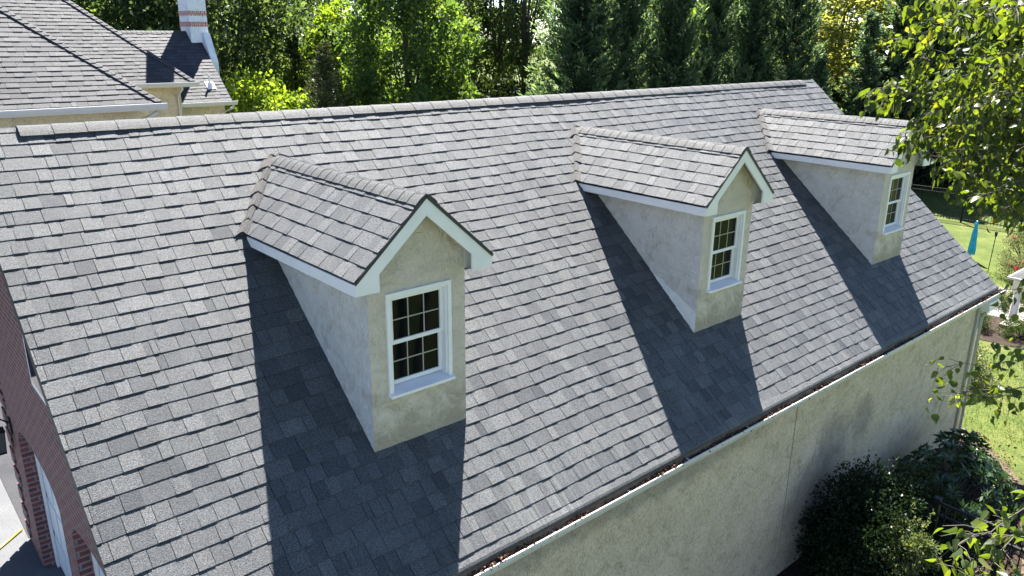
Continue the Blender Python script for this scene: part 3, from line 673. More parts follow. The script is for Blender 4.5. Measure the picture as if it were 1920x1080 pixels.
sheet('bed_edge', smooth_poly([(-3, 0.3), (-3, -2.1), (3, -2.6), (7.5, -2.35), (10.1, -1.75), (11.35, -1.12), (12.25, -0.15), (12.15, 0.6), (6, 0.5)]), GZ + 0.005, M['dry'])
sheet('mulch_border', smooth_poly([(16.8, 3.4), (17.5, 2.0), (17.7, 0.8), (17.9, -1.5), (20.0, -1.6), (20.0, 0.6), (19.6, 2.4), (19.2, 4.0)]), GZ + 0.010, M['mulch'])
sheet('garden_path', smooth_poly([(18.6, 3.2), (19.0, 1.6), (19.3, -1.5), (23.0, -1.5), (22.6, 1.4), (22.4, 3.0), (20.5, 3.6)]), GZ + 0.005, M['gravel'])

# ================================================================== MAIN HOUSE
mh = empty('main_house', (2.0, 24, GZ), label='two storey cream stucco house with grey hip roofs beyond the garage ridge', cat='building')
mh_inv = Vector((-2.0, -24, -GZ))
def hp(o):      # parts are modelled in world metres, then parented
    o.location = mh_inv; return o
EZ = 2.44
def hip_wing(x0, x1, y0, y1, z, sl, hl, hr, seed, name):
    """roof over a rectangle, ridge along x, hipped left / right if hl / hr"""
    dy = (y1 - y0) / 2; top = z + dy * sl; c = 1 / math.hypot(1, sl); L = dy / c
    mb = MB()
    shingles(mb, (x0, y0, z), (1, 0, 0), (0, c, sl * c), [(0, 0), (x1 - x0, 0), (x1 - x0 - (dy if hr else 0), L), ((dy if hl else 0), L)], 0, 0.165, 0.2, 0.42, seed, 0.019, 0.003, 0.5, 0.14)
    hp(mb.build('roof_shingles', M['shingle_far'], mh))
    mb = MB(); e = 0.03
    a, b, cc, d = (x0, y0, z - e), (x1, y0, z - e), (x1, y1, z - e), (x0, y1, z - e); r0 = (x0 + (dy if hl else 0), y0 + dy, top - e); r1 = (x1 - (dy if hr else 0), y0 + dy, top - e)
    mb.idx([a, b, cc, d, r0, r1], [(0, 1, 5, 4), (1, 2, 5), (2, 3, 4, 5), (3, 0, 4)]); hp(mb.build('roof_deck', M['shingle_far'], mh))
    return r0, r1, top
# front wing (hip at the right), middle wing, right wing (gable)
r0, r1, t1 = hip_wing(-16, 4.09, 15.88, 27.0, EZ, 0.83, False, True, 31, 'w1')
mbc = MB(); caps(mbc, (4.09, 15.88, EZ + 0.02), (4.09 - 5.5, 15.88 + 5.5, EZ + 0.83 * 5.5 + 0.02), (-1, 0, 0), (0, 1, 0), 0.14, 0.17, 0.013, 0.012, 0.2, 3, 0.5); hp(mbc.build('hip_cap', M['shingle_far'], mh)); mbc = MB()
_, _, t2 = hip_wing(-10, 7.70, 23.58, 35.6, EZ, 0.90, False, True, 32, 'w2')
caps(mbc, (7.70, 23.58, EZ + 0.02), (7.70 - 6.0, 23.58 + 6.0, EZ + 0.90 * 6.0 + 0.02), (-1, 0, 0), (0, 1, 0), 0.15, 0.18, 0.013, 0.012, 0.2, 4, 0.5); hp(mbc.build('hip_cap', M['shingle_far'], mh)); mbc = MB()
_, _, t3 = hip_wing(4.0, 9.20, 24.28, 29.82, 1.70, 0.85, False, False, 33, 'w3')
caps(mbc, (4.0, 27.05, t3 + 0.0), (8.8, 27.05, t3 + 0.0), (0, -1, -0.85), (0, 1, -0.85), 0.13, 0.17, 0.008, 0.01, 0.2, 5, 0.5)
hp(mbc.build('ridge_cap', M['shingle_far'], mh))
hp(gutter('gutter', -16, 4.18, 15.72, 15.86, EZ + 0.0, 0.15, mh)); hp(gutter('gutter', 3.0, 7.79, 23.42, 23.56, EZ + 0.0, 0.15, mh)); hp(gutter('gutter', 7.2, 9.34, 24.12, 24.26, 1.70, 0.14, mh))
mb = MB(); mb.box((-15.6, 16.25, GZ), (3.62, 16.5, EZ - 0.05)); mb.box((3.42, 16.5, GZ), (3.62, 24.1, EZ - 0.05)); mb.box((-15.6, 15.86, EZ - 0.13), (4.08, 16.25, EZ - 0.10)); hp(mb.build('wall', M['stucco_far'], mh))
mb = MB(); mb.box((3.63, 24.0, GZ), (7.33, 24.25, EZ - 0.04)); mb.box((7.1, 24.25, GZ), (7.33, 30, EZ - 0.04)); mb.box((3.63, 23.58, EZ - 0.13), (7.68, 24.0, EZ - 0.10)); hp(mb.build('wall', M['stucco_far'], mh))
mb = MB(); mb.box((7.34, 24.65, GZ), (9.02, 24.85, 1.64)); mb.prism([(9.02, 24.65, GZ), (9.02, 29.4, GZ), (9.02, 29.4, 1.66), (9.02, 27.05, 3.9), (9.02, 24.65, 1.66)], (0.03, 0, 0)); mb.box((7.34, 24.28, 1.56), (9.17, 24.65, 1.59)); hp(mb.build('wall', M['stucco_far'], mh))
def spout(p):
    mb = MB(); mb.tube(p, 0.045, 8); hp(mb.build('downspout', M['gutter'], mh, True))
spout([(3.95, 15.80, EZ - 0.14), (3.95, 15.80, EZ - 0.20), (3.80, 16.0, EZ - 0.32), (3.50, 16.19, EZ - 0.45), (3.50, 16.19, GZ)])
spout([(7.22, 23.50, EZ - 0.14), (7.22, 23.50, EZ - 0.22), (7.22, 23.94, EZ - 0.45), (7.22, 23.94, GZ)])
spout([(9.20, 24.20, 1.58), (9.20, 24.20, 1.48), (8.95, 24.58, 1.28), (8.95, 24.58, GZ)])
# chimney with two soldier brick bands
mb = MB(); cx0, cx1, cy0, cy1 = 8.815, 9.47, 26.56, 27.54
mb.box((cx0, cy0, 1.0), (cx1, cy1, 4.22)); mb.box((cx0, cy0, 4.385), (cx1, cy1, 4.60)); mb.box((cx0, cy0, 4.765), (cx1, cy1, 7.6))
mb.prism([(9.21, 25.85, GZ), (9.21, 28.25, GZ), (9.21, 28.25, 3.0), (9.21, 27.7, 4.0), (9.21, 26.4, 4.0), (9.21, 25.85, 3.0)], (0.245, 0, 0))
mb.box((cx0 - 0.08, cy0 - 0.08, 7.6), (cx1 + 0.08, cy1 + 0.08, 7.8)); ch = hp(mb.build('chimney', M['chimney'], mh))
mb = MB(); mb.box((cx0 - 0.012, cy0 - 0.012, 4.221), (cx1 + 0.012, cy1 + 0.012, 4.384)); mb.box((cx0 - 0.012, cy0 - 0.012, 4.601), (cx1 + 0.012, cy1 + 0.012, 4.764)); mb.build('brick_band', M['brick_band'], ch)
mb = MB(); mb.tube([(8.69, 24.88, 2.2), (8.69, 24.88, 2.58)], 0.035, 10); mb.tube([(8.69, 24.87, 2.24), (8.69, 24.86, 2.34)], [0.11, 0.06], 12)
mb.prism([(8.54, 24.72, 2.10), (8.84, 24.72, 2.10), (8.84, 25.0, 2.335), (8.54, 25.0, 2.335)], (0, -0.008, 0.012)); hp(mb.build('vent_pipe', M['pipe'], mh))

# ================================================================== VEGETATION
def unit(a): return a / (np.linalg.norm(a, axis=-1, keepdims=True) + 1e-9)
def crown_leaves(clumps, n_per, size, r_, up=0.25, flat=0.75):
    """clumps: (k,4) centre + radius -> leaf bases, directions, tints"""
    k = len(clumps); idx = np.repeat(np.arange(k), n_per); n = len(idx)
    d = unit(r_.normal(size=(n, 3))); rr = clumps[idx, 3] * (0.35 + 0.75 * r_.random(n) ** 0.6)
    P = clumps[idx, :3] + d * rr[:, None] * np.array([1, 1, flat])
    D = unit(d * 0.7 + r_.normal(size=(n, 3)) * 0.7 + np.array([0, 0, up]))
    t = np.clip(0.42 + r_.normal(0, 0.17, n) + r_.normal(0, 0.10, k)[idx], 0, 1)
    return P, D, size * r_.uniform(0.6, 1.35, n), t
def limbs(mb, base, h0, pts, r0, r_):
    b = Vector(base)
    for p in pts:
        p = Vector(p); j = b + Vector((0, 0, h0 + (p.z - b.z - h0) * r_.uniform(0.05, 0.55)))
        m1 = j.lerp(p, 0.5) + Vector((0, 0, -0.06 * (p - j).length)) + Vector(r_.normal(0, 0.08, 3))
        q = r0 * r_.uniform(0.22, 0.42); mb.tube([j, m1, p], [q, q * 0.6, q * 0.15], 5, cap=False)
def broad_tree(name, h, wid, leafm, barkm='bark', seed=0, n_cl=120, n_per=85, lsize=0.20, low=0.12, shape='egg', clr=0.13, trunk_r=0.16, open_=0.0, n_limb=26):
    """returns root Empty at origin > trunk, crown"""
    r_ = np.random.default_rng(seed); root = empty(name, (0, 0, 0)); cl = []
    zc = h * (low + (1 - low) / 2); hz = h * (1 - low) / 2
    while len(cl) < n_cl:
        d = unit(r_.normal(size=3)); rad = (0.35 + 0.65 * r_.random() ** 0.45)
        p = d * rad; zz = p[2]
        if shape == 'egg': k = 1.0 - 0.35 * max(0, zz) - 0.10 * max(0, -zz)
        elif shape == 'tall': k = 0.85 - 0.25 * abs(zz)
        else: k = 1.0
        lump = 1 + 0.22 * math.sin(3 * math.atan2(p[1], p[0]) + seed) * math.cos(4 * zz + seed)
        cl.append((p[0] * wid / 2 * k * lump, p[1] * wid / 2 * k * lump, zc + zz * hz, wid * clr * r_.uniform(0.55, 1.25)))
    cl = np.array(cl); cl = cl[r_.random(len(cl)) > open_]
    mb = MB(); b = Vector((0, 0, -0.1))
    tp = [b, Vector((0.05, 0.02, h * 0.3)), Vector((-0.08, 0.05, h * 0.6)), Vector((0.03, 0, h * 0.93))]
    mb.tube(tp, [trunk_r * 1.25, trunk_r * 0.9, trunk_r * 0.55, trunk_r * 0.1], 8)
    for _ in range(2):
        a = r_.uniform(0, 6.28); e = Vector((math.cos(a) * wid * 0.2, math.sin(a) * wid * 0.2, h * 0.85)); mb.tube([Vector((0, 0, h * 0.22)), Vector((e.x * 0.6, e.y * 0.6, h * 0.5)), e], [trunk_r * 0.6, trunk_r * 0.4, trunk_r * 0.08], 6)
    sel = cl[r_.choice(len(cl), min(n_limb, len(cl)), replace=False)]
    limbs(mb, (0, 0, 0), h * max(0.12, low), [tuple(q[:3]) for q in sel], trunk_r, r_)
    mb.build('trunk', M[barkm], root)
    P, D, S, t = crown_leaves(cl, n_per, lsize, r_)
    leaf_quads(P, D, S, 0.7, t, 'crown', M[leafm], root, 0.5, seed)
    return root
def conifer(name, h, wid, leafm, seed=0, n_br=330, per=34, low=0.02, rise=0.9, lsize=0.20, top_pow=0.8, width=0.24):
    r_ = np.random.default_rng(seed); root = empty(name, (0, 0, 0)); Ps = []; Ds = []; Ss = []; Ts = []
    mb = MB(); mb.tube([(0, 0, -0.1), (0.03, 0, h * 0.5), (0, 0, h * 0.97)], [0.14, 0.08, 0.01], 7)
    for i in range(n_br):
        f = low + (1 - low) * r_.random() ** 1.05; z = h * f; L = wid / 2 * (1 - f) ** top_pow * r_.uniform(0.55, 1.15) + 0.12; a = r_.uniform(0, 2 * np.pi)
        ri = rise * r_.uniform(0.6, 1.3); out = np.array([math.cos(a), math.sin(a), 0.0])
        tt = r_.random(per) ** 0.75; curve = np.stack([out[0] * L * tt, out[1] * L * tt, ri * L * (tt ** 1.5) * 0.75], 1)
        side = np.array([-out[1], out[0], 0.0]); spread = 0.17 * L * (1.12 - tt)
        P = np.array([0, 0, z - 0.2 * L]) + curve + side * (r_.normal(0, 1, per) * spread)[:, None] + r_.normal(0, 0.035, (per, 3))
        D = out * 0.75 + np.array([0, 0, 0.55 * rise]) + side * r_.normal(0, 0.55, per)[:, None] + r_.normal(0, 0.28, (per, 3))
        Ps.append(P); Ds.append(D); Ss.append(lsize * r_.uniform(0.6, 1.4, per) * (1.15 - 0.4 * f)); Ts.append(np.clip(0.05 + 0.62 * tt ** 1.5 + r_.normal(0, 0.12, per) + r_.normal(0, 0.12), 0, 1))  # tint climbs from dark inside to pale tips, painting in sunlit sprays
        if i % 9 == 0: mb.tube([(0, 0, z - 0.2 * L), tuple(np.array([0, 0, z - 0.2 * L]) + out * L * 0.7 + np.array([0, 0, ri * L * 0.4]))], [0.03, 0.008], 4, cap=False)
    mb.build('trunk', M['bark'], root)
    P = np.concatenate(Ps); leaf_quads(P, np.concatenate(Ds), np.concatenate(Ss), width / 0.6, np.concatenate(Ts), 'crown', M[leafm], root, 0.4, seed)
    return root
def place(o, az, dist, rz=0.0, sx=1.0, sz=1.0, label=None, cat='tree', group=None):
    a = R(az); o.location = (CAM.x + dist * math.sin(a), CAM.y + dist * math.cos(a), GZ); o.rotation_euler = (0, 0, rz); o.scale = (sx, sx, sz)
    return tag(o, label, cat, group)

# prototypes (each is itself placed once)
oak = broad_tree('oak_tree', 13, 9, 'leaf_oak', seed=1, n_cl=210, n_per=110, lsize=0.25, low=0.06, n_limb=16, clr=0.11)
pear = broad_tree('pear_tree', 11, 5.8, 'leaf_pear', seed=2, n_cl=230, n_per=135, lsize=0.18, low=0.04, trunk_r=0.13, n_limb=16, clr=0.11)
bright = broad_tree('maple_tree', 8.2, 4.6, 'leaf_bright', seed=3, n_cl=170, n_per=130, lsize=0.17, low=0.05, trunk_r=0.10, n_limb=12, clr=0.12)
yellow = broad_tree('ash_tree', 10.5, 5.2, 'leaf_yellow', seed=4, n_cl=170, n_per=110, lsize=0.17, low=0.18, trunk_r=0.12, open_=0.05, n_limb=14)
tall = broad_tree('tulip_tree', 15, 4.4, 'leaf_oak', seed=5, n_cl=95, n_per=60, lsize=0.22, low=0.16, shape='tall', clr=0.15, trunk_r=0.17, n_limb=40)
shrubby = broad_tree('sumac_shrub', 5.4, 5.0, 'leaf_bright', seed=6, n_cl=110, n_per=80, lsize=0.19, low=0.02, trunk_r=0.07)
under = broad_tree('understorey_shrub', 4.6, 4.6, 'leaf_under', seed=8, n_cl=70, n_per=75, lsize=0.20, low=0.0, trunk_r=0.06, n_limb=10)
wood = broad_tree('woodland_tree', 16, 9, 'leaf_oak', seed=9, n_cl=130, n_per=65, lsize=0.34, low=0.22, trunk_r=0.2, open_=0.48)
cyp = conifer('cypress_tree', 11.5, 5.6, 'leaf_cypress', 10, 520, 72, rise=1.2, lsize=0.24, top_pow=0.75, width=0.16)
cyp2 = conifer('cypress_tree', 12.5, 4.8, 'leaf_cypress', 12, 500, 72, rise=1.2, lsize=0.24, top_pow=0.75, width=0.16)
cedar = conifer('cedar_tree', 6.4, 2.6, 'leaf_cedar', 11, 300, 34, rise=1.6, lsize=0.16)
small = conifer('young_spruce_tree', 6.6, 3.0, 'leaf_cypress', 13, 300, 36, rise=0.5, lsize=0.16)
def cp(o, first=[set()]):
    if o.name in first[0]: return copy_tree(o)
    first[0].add(o.name); return o
T = lambda o, *a, **k: place(cp(o), *a, **k)
# left: big dark trees behind the main house
T(oak, 15.2, 50, 0.3, 0.7, 0.82, 'broad dark green tree behind the hip roof, leftmost beside the patch of sky', group='dark trees behind the house')
T(oak, 17.2, 46, 1.9, 0.95, 0.95, 'broad dark green tree showing left of the striped chimney', group='dark trees behind the house')
T(oak, 21.6, 43, 3.4, 0.95, 0.98, 'broad dark green tree rising just right of the striped chimney', group='dark trees behind the house')
T(oak, 25.8, 60, 4.4, 0.8, 1.0, 'dark tree far back with sky gaps, between the chimney trees and the bright maple', group='dark trees behind the house')
T(shrubby, 23.2, 37, 0, 0.95, 0.95, 'yellow green shrub low behind the right end of the house roof', 'shrub', 'yellow green shrubs behind the roof')
T(shrubby, 24.9, 38, 2, 0.9, 0.82, 'yellow green shrub left of the brownish cedar', 'shrub', 'yellow green shrubs behind the roof')
T(small, 26.2, 42, 0, 1.0, 1.0, 'small bluish spruce peeking above the yellow green shrubs')
T(cedar, 28.1, 34.5, 0, 1.1, 0.98, 'dull brownish green cedar in front of the bright maple')
T(bright, 29.4, 42, 0, 1.05, 1.04, 'bright lime green maple with a rounded top left of the big pear tree')
T(bright, 31.0, 39, 2, 0.7, 0.8, 'bright green young maple close against the left side of the big pear tree')
T(pear, 33.7, 37, 0, 1.0, 1.0, 'large egg shaped pear tree above the middle of the ridge')
T(bright, 36.2, 38.5, 4, 0.62, 0.72, 'sunlit green young maple against the right side of the big pear tree')
for az, d, rz, sx, sz, lb in ((36.6, 47, 0.4, 0.9, 0.95, 'slender tall tree just right of the big pear tree'), (38.3, 52, 1.4, 0.9, 1.0, 'slender tall tree with a bare dark trunk, second right of the pear tree'),
        (40.1, 50, 2.5, 0.85, 0.95, 'slender tall tree in the thin row, third right of the pear tree'), (41.8, 47, 3.7, 0.9, 1.0, 'slender tall tree in the thin row, last one before the cypresses')):
    T(tall, az, d, rz, sx, sz, lb, group='thin row of tall trees')
# cypress row
for i, (o, az, d, rz, sx, sz, lb) in enumerate(((cyp, 45.9, 34.5, 0.0, 1.0, 0.96, 'feathery cypress at the left end of the row, widest at its foot'), (cyp2, 48.9, 35.5, 1.0, 0.82, 0.98, 'feathery cypress second from the left end of the row'),
        (cyp, 51.9, 36, 2.1, 0.78, 1.04, 'feathery cypress third from the left in the row'), (cyp2, 54.6, 37, 3.0, 0.76, 0.92, 'feathery cypress in the middle of the row, fourth from the left'),
        (cyp, 57.0, 38, 4.0, 0.70, 0.98, 'feathery cypress fifth from the left in the row'), (cyp2, 59.6, 38.5, 5.0, 0.85, 0.97, 'feathery cypress at the right end of the row beside the yellow tree'))):
    T(o, az, d, rz, sx, sz, lb, group='row of cypresses behind the garage')
T(small, 61.6, 36, 1.0, 0.95, 0.90, 'short dark spruce beyond the right end of the ridge'); T(small, 64.3, 39.5, 2.2, 1.1, 1.18, 'dark spruce standing in front of the yellow tree')
T(yellow, 62.7, 45, 0, 1.45, 0.98, 'pale yellow green ash tree lit by the sun right of the cypress row')
T(cyp2, 66.4, 42, 0.8, 0.95, 0.86, 'dark cypress right of the yellow ash tree'); T(cyp, 68.6, 43, 1.8, 1.0, 0.90, 'dark cypress partly behind the near birch foliage')
T(bright, 70.4, 47, 1.1, 1.2, 1.2, 'pale green tree behind the near birch foliage'); T(oak, 73.2, 47, 5.2, 0.9, 0.9, 'dark broad tree at the right edge behind the near birch foliage', group='dark trees behind the house')
T(bright, 50.4, 43, 0.5, 1.1, 1.25, 'sunlit green tree showing in the gap between the second and third cypress', group='bright trees behind the cypresses'); T(bright, 55.8, 45, 3.5, 1.1, 1.25, 'sunlit green tree showing in the gap right of the fourth cypress', group='bright trees behind the cypresses')
# understorey along the wood edge
for i, (az, d, s_) in enumerate(((37.4, 43, .9), (39.2, 43, 1), (41.0, 42, 1), (43.0, 41, .95), (61.0, 42, 1), (63.5, 43, .9), (65.6, 42.5, 1), (67.6, 43, 1.0), (69.4, 43.5, 1.1), (71.2, 44, 1.1), (73.0, 44.5, 1.1), (75.0, 45, 1.1))):
    where = 'at the foot of the slender tall trees' if i < 4 else 'in the shade beyond the far black fence'
    nth = ['leftmost', 'second from the left', 'third from the left', 'rightmost'][i] if i < 4 else ['leftmost', 'second', 'third', 'fourth', 'fifth', 'sixth', 'seventh', 'last'][i - 4]
    T(under, az, d, i * 1.3, s_, s_, 'dark leafy understorey shrub %s, %s' % (where, nth), 'shrub', 'dark understorey shrubs')
for i, (az, d, s_) in enumerate(((16.5, 64, 0.8), (19, 64, .8), (21, 66, .8), (28.5, 68, .95), (32, 66, 1.0), (35.2, 72, .8), (40.5, 84, 0.55), (44.5, 66, .8), (47.5, 64, 1.0), (51, 62, 1.0), (55, 64, .95), (59, 62, 1.0), (62.2, 64, .95), (67, 66, .9), (70.5, 62, 1.0), (74.5, 64, 1.05))):
    wh = ['behind the hip roof', 'behind the hip roof ridge end', 'behind the chimney', 'behind the bright maple', 'behind the pear tree', 'just right of the pear tree', 'behind the slender tall trees', 'behind the left end of the cypress row', 'behind the second cypress', 'behind the third cypress', 'behind the fourth cypress', 'behind the fifth cypress', 'behind the yellow ash tree', 'behind the dark cypress right of the ash', 'behind the near birch foliage', 'at the right edge of the wood'][i]
    T(wood, az, d, i * 2.1, s_, s_, 'tall woodland tree in the back rank, %s' % wh, group='woodland trees in the back rank')

# --- shrubs near the garage -----------------------------------------
def bush(name, loc, rx, ry, rz, leafm, n, lsize, seed, label, wratio=0.55, cat='shrub', group=None, spikes=0, flower=None, droop=0.3, shell=0.45):
    r_ = np.random.default_rng(seed); root = empty(name, loc, label=label, cat=cat, group=group)
    k = max(14, n // 130); d = unit(r_.normal(size=(k, 3))); d[:, 2] = np.abs(d[:, 2]) * 1.0 - 0.15 * r_.random(k); q = 0.62 + 0.3 * r_.random(k)
    lump = 1 + 0.13 * np.sin(3 * np.arctan2(d[:, 1], d[:, 0]) + seed) + r_.normal(0, 0.05, k)
    C_ = np.stack([d[:, 0] * rx * q * lump, d[:, 1] * ry * q * lump, d[:, 2] * rz * q * lump + rz * 0.12], 1)
    cl = np.concatenate([C_, (np.full(k, min(rx, ry, rz) * 0.34) * r_.uniform(0.6, 1.2, k))[:, None]], 1)
    P, D, S, t = crown_leaves(cl, n // k, lsize, r_, 0.45, 0.9); ok = P[:, 2] > 0.02
    for _ in range(spikes):
        a = r_.uniform(0, 6.28); b0 = np.array([math.cos(a) * rx * 0.5 * r_.random(), math.sin(a) * ry * 0.5 * r_.random(), rz * 0.9]); tip = b0 + np.array([r_.normal(0, 0.06), r_.normal(0, 0.06), r_.uniform(0.15, 0.4)])
        m_ = 22; f = r_.random(m_); P = np.concatenate([P, b0 + (tip - b0) * f[:, None]]); D = np.concatenate([D, unit(r_.normal(size=(m_, 3)) + np.array([0, 0, 0.4]))]); S = np.concatenate([S, np.full(m_, lsize)]); t = np.concatenate([t, np.full(m_, 0.6)]); ok = np.concatenate([ok, np.ones(m_, bool)])
    mb = MB()
    for _ in range(12):
        c_ = cl[r_.integers(k)]; mb.tube([(r_.normal(0, 0.04), r_.normal(0, 0.04), -0.02), (c_[0] * 0.45, c_[1] * 0.45, c_[2] * 0.6), (c_[0], c_[1], c_[2])], [0.018, 0.012, 0.004], 5, cap=False)
    mb.build('stems', M['bark'], root)
    leaf_quads(P[ok], D[ok], S[ok], wratio, t[ok], 'foliage', M[leafm], root, 0.45, seed)
    if flower:
        nf, fs = flower; j = r_.integers(0, k, nf); o_ = unit(r_.normal(size=(nf, 3)) + np.array([-0.3, -0.4, 0.9])); Pf = cl[j, :3] + o_ * cl[j, 3:4] * 1.02
        PP = np.repeat(Pf, 7, 0) + r_.normal(0, fs * 0.15, (nf * 7, 3)); DD = np.repeat(o_, 7, 0) + r_.normal(0, 0.8, (nf * 7, 3)); leaf_quads(PP, DD, np.full(nf * 7, fs), 0.9, np.repeat(r_.random(nf), 7), 'blossoms', M['petal'], root, 0.6, seed + 1)
    return root
bush('holly_bush', (7.05, -0.62, GZ), 1.12, 0.78, 1.50, 'leaf_darkbush', 36000, 0.045, 41, 'large rounded dark green bush in shade against the stucco wall', spikes=7)
bush('holly_bush', (8.1, -0.95, GZ), 0.75, 0.60, 0.85, 'leaf_darkbush', 14000, 0.045, 45, 'lower dark rounded bush between the rhododendron and the black fence')
bush('boxwood_shrub', (6.72, -1.22, GZ + 0.72), 0.34, 0.30, 0.55, 'leaf_holly', 4500, 0.042, 42, 'small pale green shrub catching sun in front of the large dark bush', spikes=4)
# rhododendron: whorls of long leaves
r_ = np.random.default_rng(51); rh = empty('rhododendron', (9.35, -0.72, GZ), label='wide rhododendron with long drooping leaves beside the wall corner', cat='shrub')
k = 300; d = unit(r_.normal(size=(k, 3))); d[:, 2] = np.abs(d[:, 2]); q = 0.7 + 0.3 * r_.random(k); lump = 1 + 0.16 * np.sin(3 * np.arctan2(d[:, 1], d[:, 0]))
Cw = np.stack([d[:, 0] * 1.45 * q * lump, d[:, 1] * 0.82 * q, d[:, 2] * 1.12 * q * lump + 0.1], 1); nn = 13
a = r_.uniform(0, 6.28, (k, 1)) + np.arange(nn) * 6.28 / nn + r_.normal(0, 0.15, (k, nn)); dn = d[:, None, :]
ax = unit(np.cross(d, np.array([0.1, 0.2, 0.97]))); ay = np.cross(d, ax)
DD = ax[:, None, :] * np.cos(a)[..., None] + ay[:, None, :] * np.sin(a)[..., None] + dn * r_.uniform(-0.05, 0.6, (k, nn, 1)) + np.array([0, 0, -0.15])
leaf_quads(np.repeat(Cw, nn, 0) + r_.normal(0, 0.008, (k * nn, 3)), DD.reshape(-1, 3), r_.uniform(0.09, 0.15, k * nn), 0.34, np.clip(r_.normal(0.5, 0.2, k * nn), 0, 1), 'foliage', M['leaf_rhodo'], rh, 0.25, 5)
mb = MB()
for i in range(60): mb.tube([(0, 0, 0), tuple(Cw[i] * 0.5), tuple(Cw[i])], [0.02, 0.012, 0.005], 5, cap=False)
mb.build('stems', M['bark'], rh)
bush('dwarf_shrub', (14.6, 0.95, GZ), 0.55, 0.55, 0.95, 'leaf_varieg', 4200, 0.05, 52, 'pale variegated shrub on the lawn just past the wall corner')
bush('boxwood_ball', (18.35, 2.12, GZ), 0.40, 0.40, 0.50, 'leaf_box', 5000, 0.028, 53, 'clipped round boxwood nearer the garage gutter end', group='clipped boxwood balls')
bush('boxwood_ball', (18.45, 1.12, GZ), 0.44, 0.44, 0.55, 'leaf_box', 5500, 0.028, 54, 'clipped round boxwood at the foot of the white column', group='clipped boxwood balls')
bush('rose_shrub', (19.1, 2.95, GZ), 0.42, 0.42, 0.62, 'leaf_box', 2600, 0.035, 55, 'small flowering shrub with red blooms behind the left boxwood', flower=(9, 0.07))
bush('rose_bush', (25.6, 3.35, GZ), 0.75, 0.7, 1.25, 'leaf_varieg', 5200, 0.05, 56, 'pale leaved rose bush left of the white column roof', flower=(10, 0.10))
bush('rose_bush', (26.4, 2.6, GZ), 1.1, 1.0, 1.35, 'leaf_varieg', 6500, 0.05, 57, 'wide pink flowering rose bush behind the white column roof', flower=(60, 0.11))
bush('rose_bush', (23.6, 2.75, GZ), 0.7, 0.65, 0.8, 'leaf_varieg', 4200, 0.045, 58, 'low pale rose bush with a few crimson blooms left of the white column', flower=(7, 0.11))
bush('ornamental_grass', (20.6, 2.45, GZ), 0.55, 0.5, 0.35, 'leaf_holly', 3000, 0.07, 59, 'low mound of pale yellow grass on the gravel left of the column', wratio=0.16, cat='plant')
bush('ornamental_grass', (21.6, 2.1, GZ), 0.5, 0.5, 0.3, 'leaf_holly', 2600, 0.07, 60, 'second mound of pale yellow grass nearer the rose bush', wratio=0.16, cat='plant')
mb = MB(); mb.prism([(18.9, 1.75, GZ), (19.3, 1.75, GZ), (19.25, 1.40, GZ), (18.85, 1.40, GZ)], (0, 0, 0.09)); tag(mb.build('edging_stone', M['gravel']), 'flat pale stone between the two boxwood balls', 'stone')

# garden pavilion: white columns under a small hip roof
pv = empty('garden_pavilion', (20.6, 0.9, GZ), label='small white pavilion with a round column and grey roof at the right edge', cat='pavilion')
for sx, sy in ((-1, 1), (-1, -1), (1, 1), (1, -1)):
    mb = MB(); x, y = sx * 0.95, sy * 0.80; mb.tube([(x, y, 0), (x, y, 0.05)], 0.115, 16); mb.tube([(x, y, 0.05), (x, y, 0.4), (x, y, 0.80)], [0.095, 0.09, 0.078], 16); mb.tube([(x, y, 0.80), (x, y, 0.85)], 0.10, 16); mb.build('column', M['trim'], pv, False)
mb = MB()
for a_, b_ in (((-1.06, -0.91, 0.85), (1.06, -0.70, 1.10)), ((-1.06, 0.70, 0.85), (1.06, 0.91, 1.10)), ((-1.058, -0.698, 0.852), (-0.85, 0.698, 1.098)), ((0.85, -0.698, 0.852), (1.058, 0.698, 1.098))): mb.box(a_, b_)
mb.build('beam', M['trim'], pv)
mb = MB(); mb.box((-1.18, -1.03, 1.101), (1.18, 1.03, 1.16)); mb.build('cornice', M['gutter'], pv)
mb = MB(); P = [(-1.15, -1.0, 1.163), (1.15, -1.0, 1.163), (1.15, 1.0, 1.163), (-1.15, 1.0, 1.163), (0, 0, 1.60)]; mb.idx(P, [(0, 1, 4), (1, 2, 4), (2, 3, 4), (3, 0, 4), (0, 3, 2, 1)]); mb.build('pavilion_roof', M['shingle_far'], pv)

# folded umbrella
um = empty('folded_umbrella', (24.9, 4.62, GZ - 0.15), label='folded bright blue garden umbrella standing on the lawn', cat='umbrella')
mb = MB(); mb.tube([(0, 0, 0), (0, 0, 1.45)], 0.02, 8); mb.tube([(0, 0, 0), (0, 0, 0.05)], 0.2, 14); mb.build('pole', M['pipe'], um)
mb = MB(); N_ = 20; prof = [(0.35, 0.13), (0.5, 0.155), (0.8, 0.12), (1.1, 0.10), (1.28, 0.055), (1.36, 0.09), (1.42, 0.03)]; V_ = []
for z, r0_ in prof:
    for i in range(N_): a = 2 * math.pi * i / N_; rr_ = 0.62 * r0_ * (1 + (0.28 if i % 2 else -0.2)); V_.append((math.cos(a) * rr_, math.sin(a) * rr_, z + (0.03 if i % 4 == 0 and z < 0.4 else 0)))
mb.idx(V_, [(j * N_ + i, j * N_ + (i + 1) % N_, (j + 1) * N_ + (i + 1) % N_, (j + 1) * N_ + i) for j in range(len(prof) - 1) for i in range(N_)]); mb.build('canopy', M['blue'], um)
st_ = empty('garden_torch', (23.9, 3.74, GZ), label='thin dark garden torch on a stake in the lawn', cat='torch')
mb = MB(); mb.tube([(0, 0, -0.1), (0.02, -0.02, 1.12)], 0.012, 6); mb.build('stake', M['black'], st_)
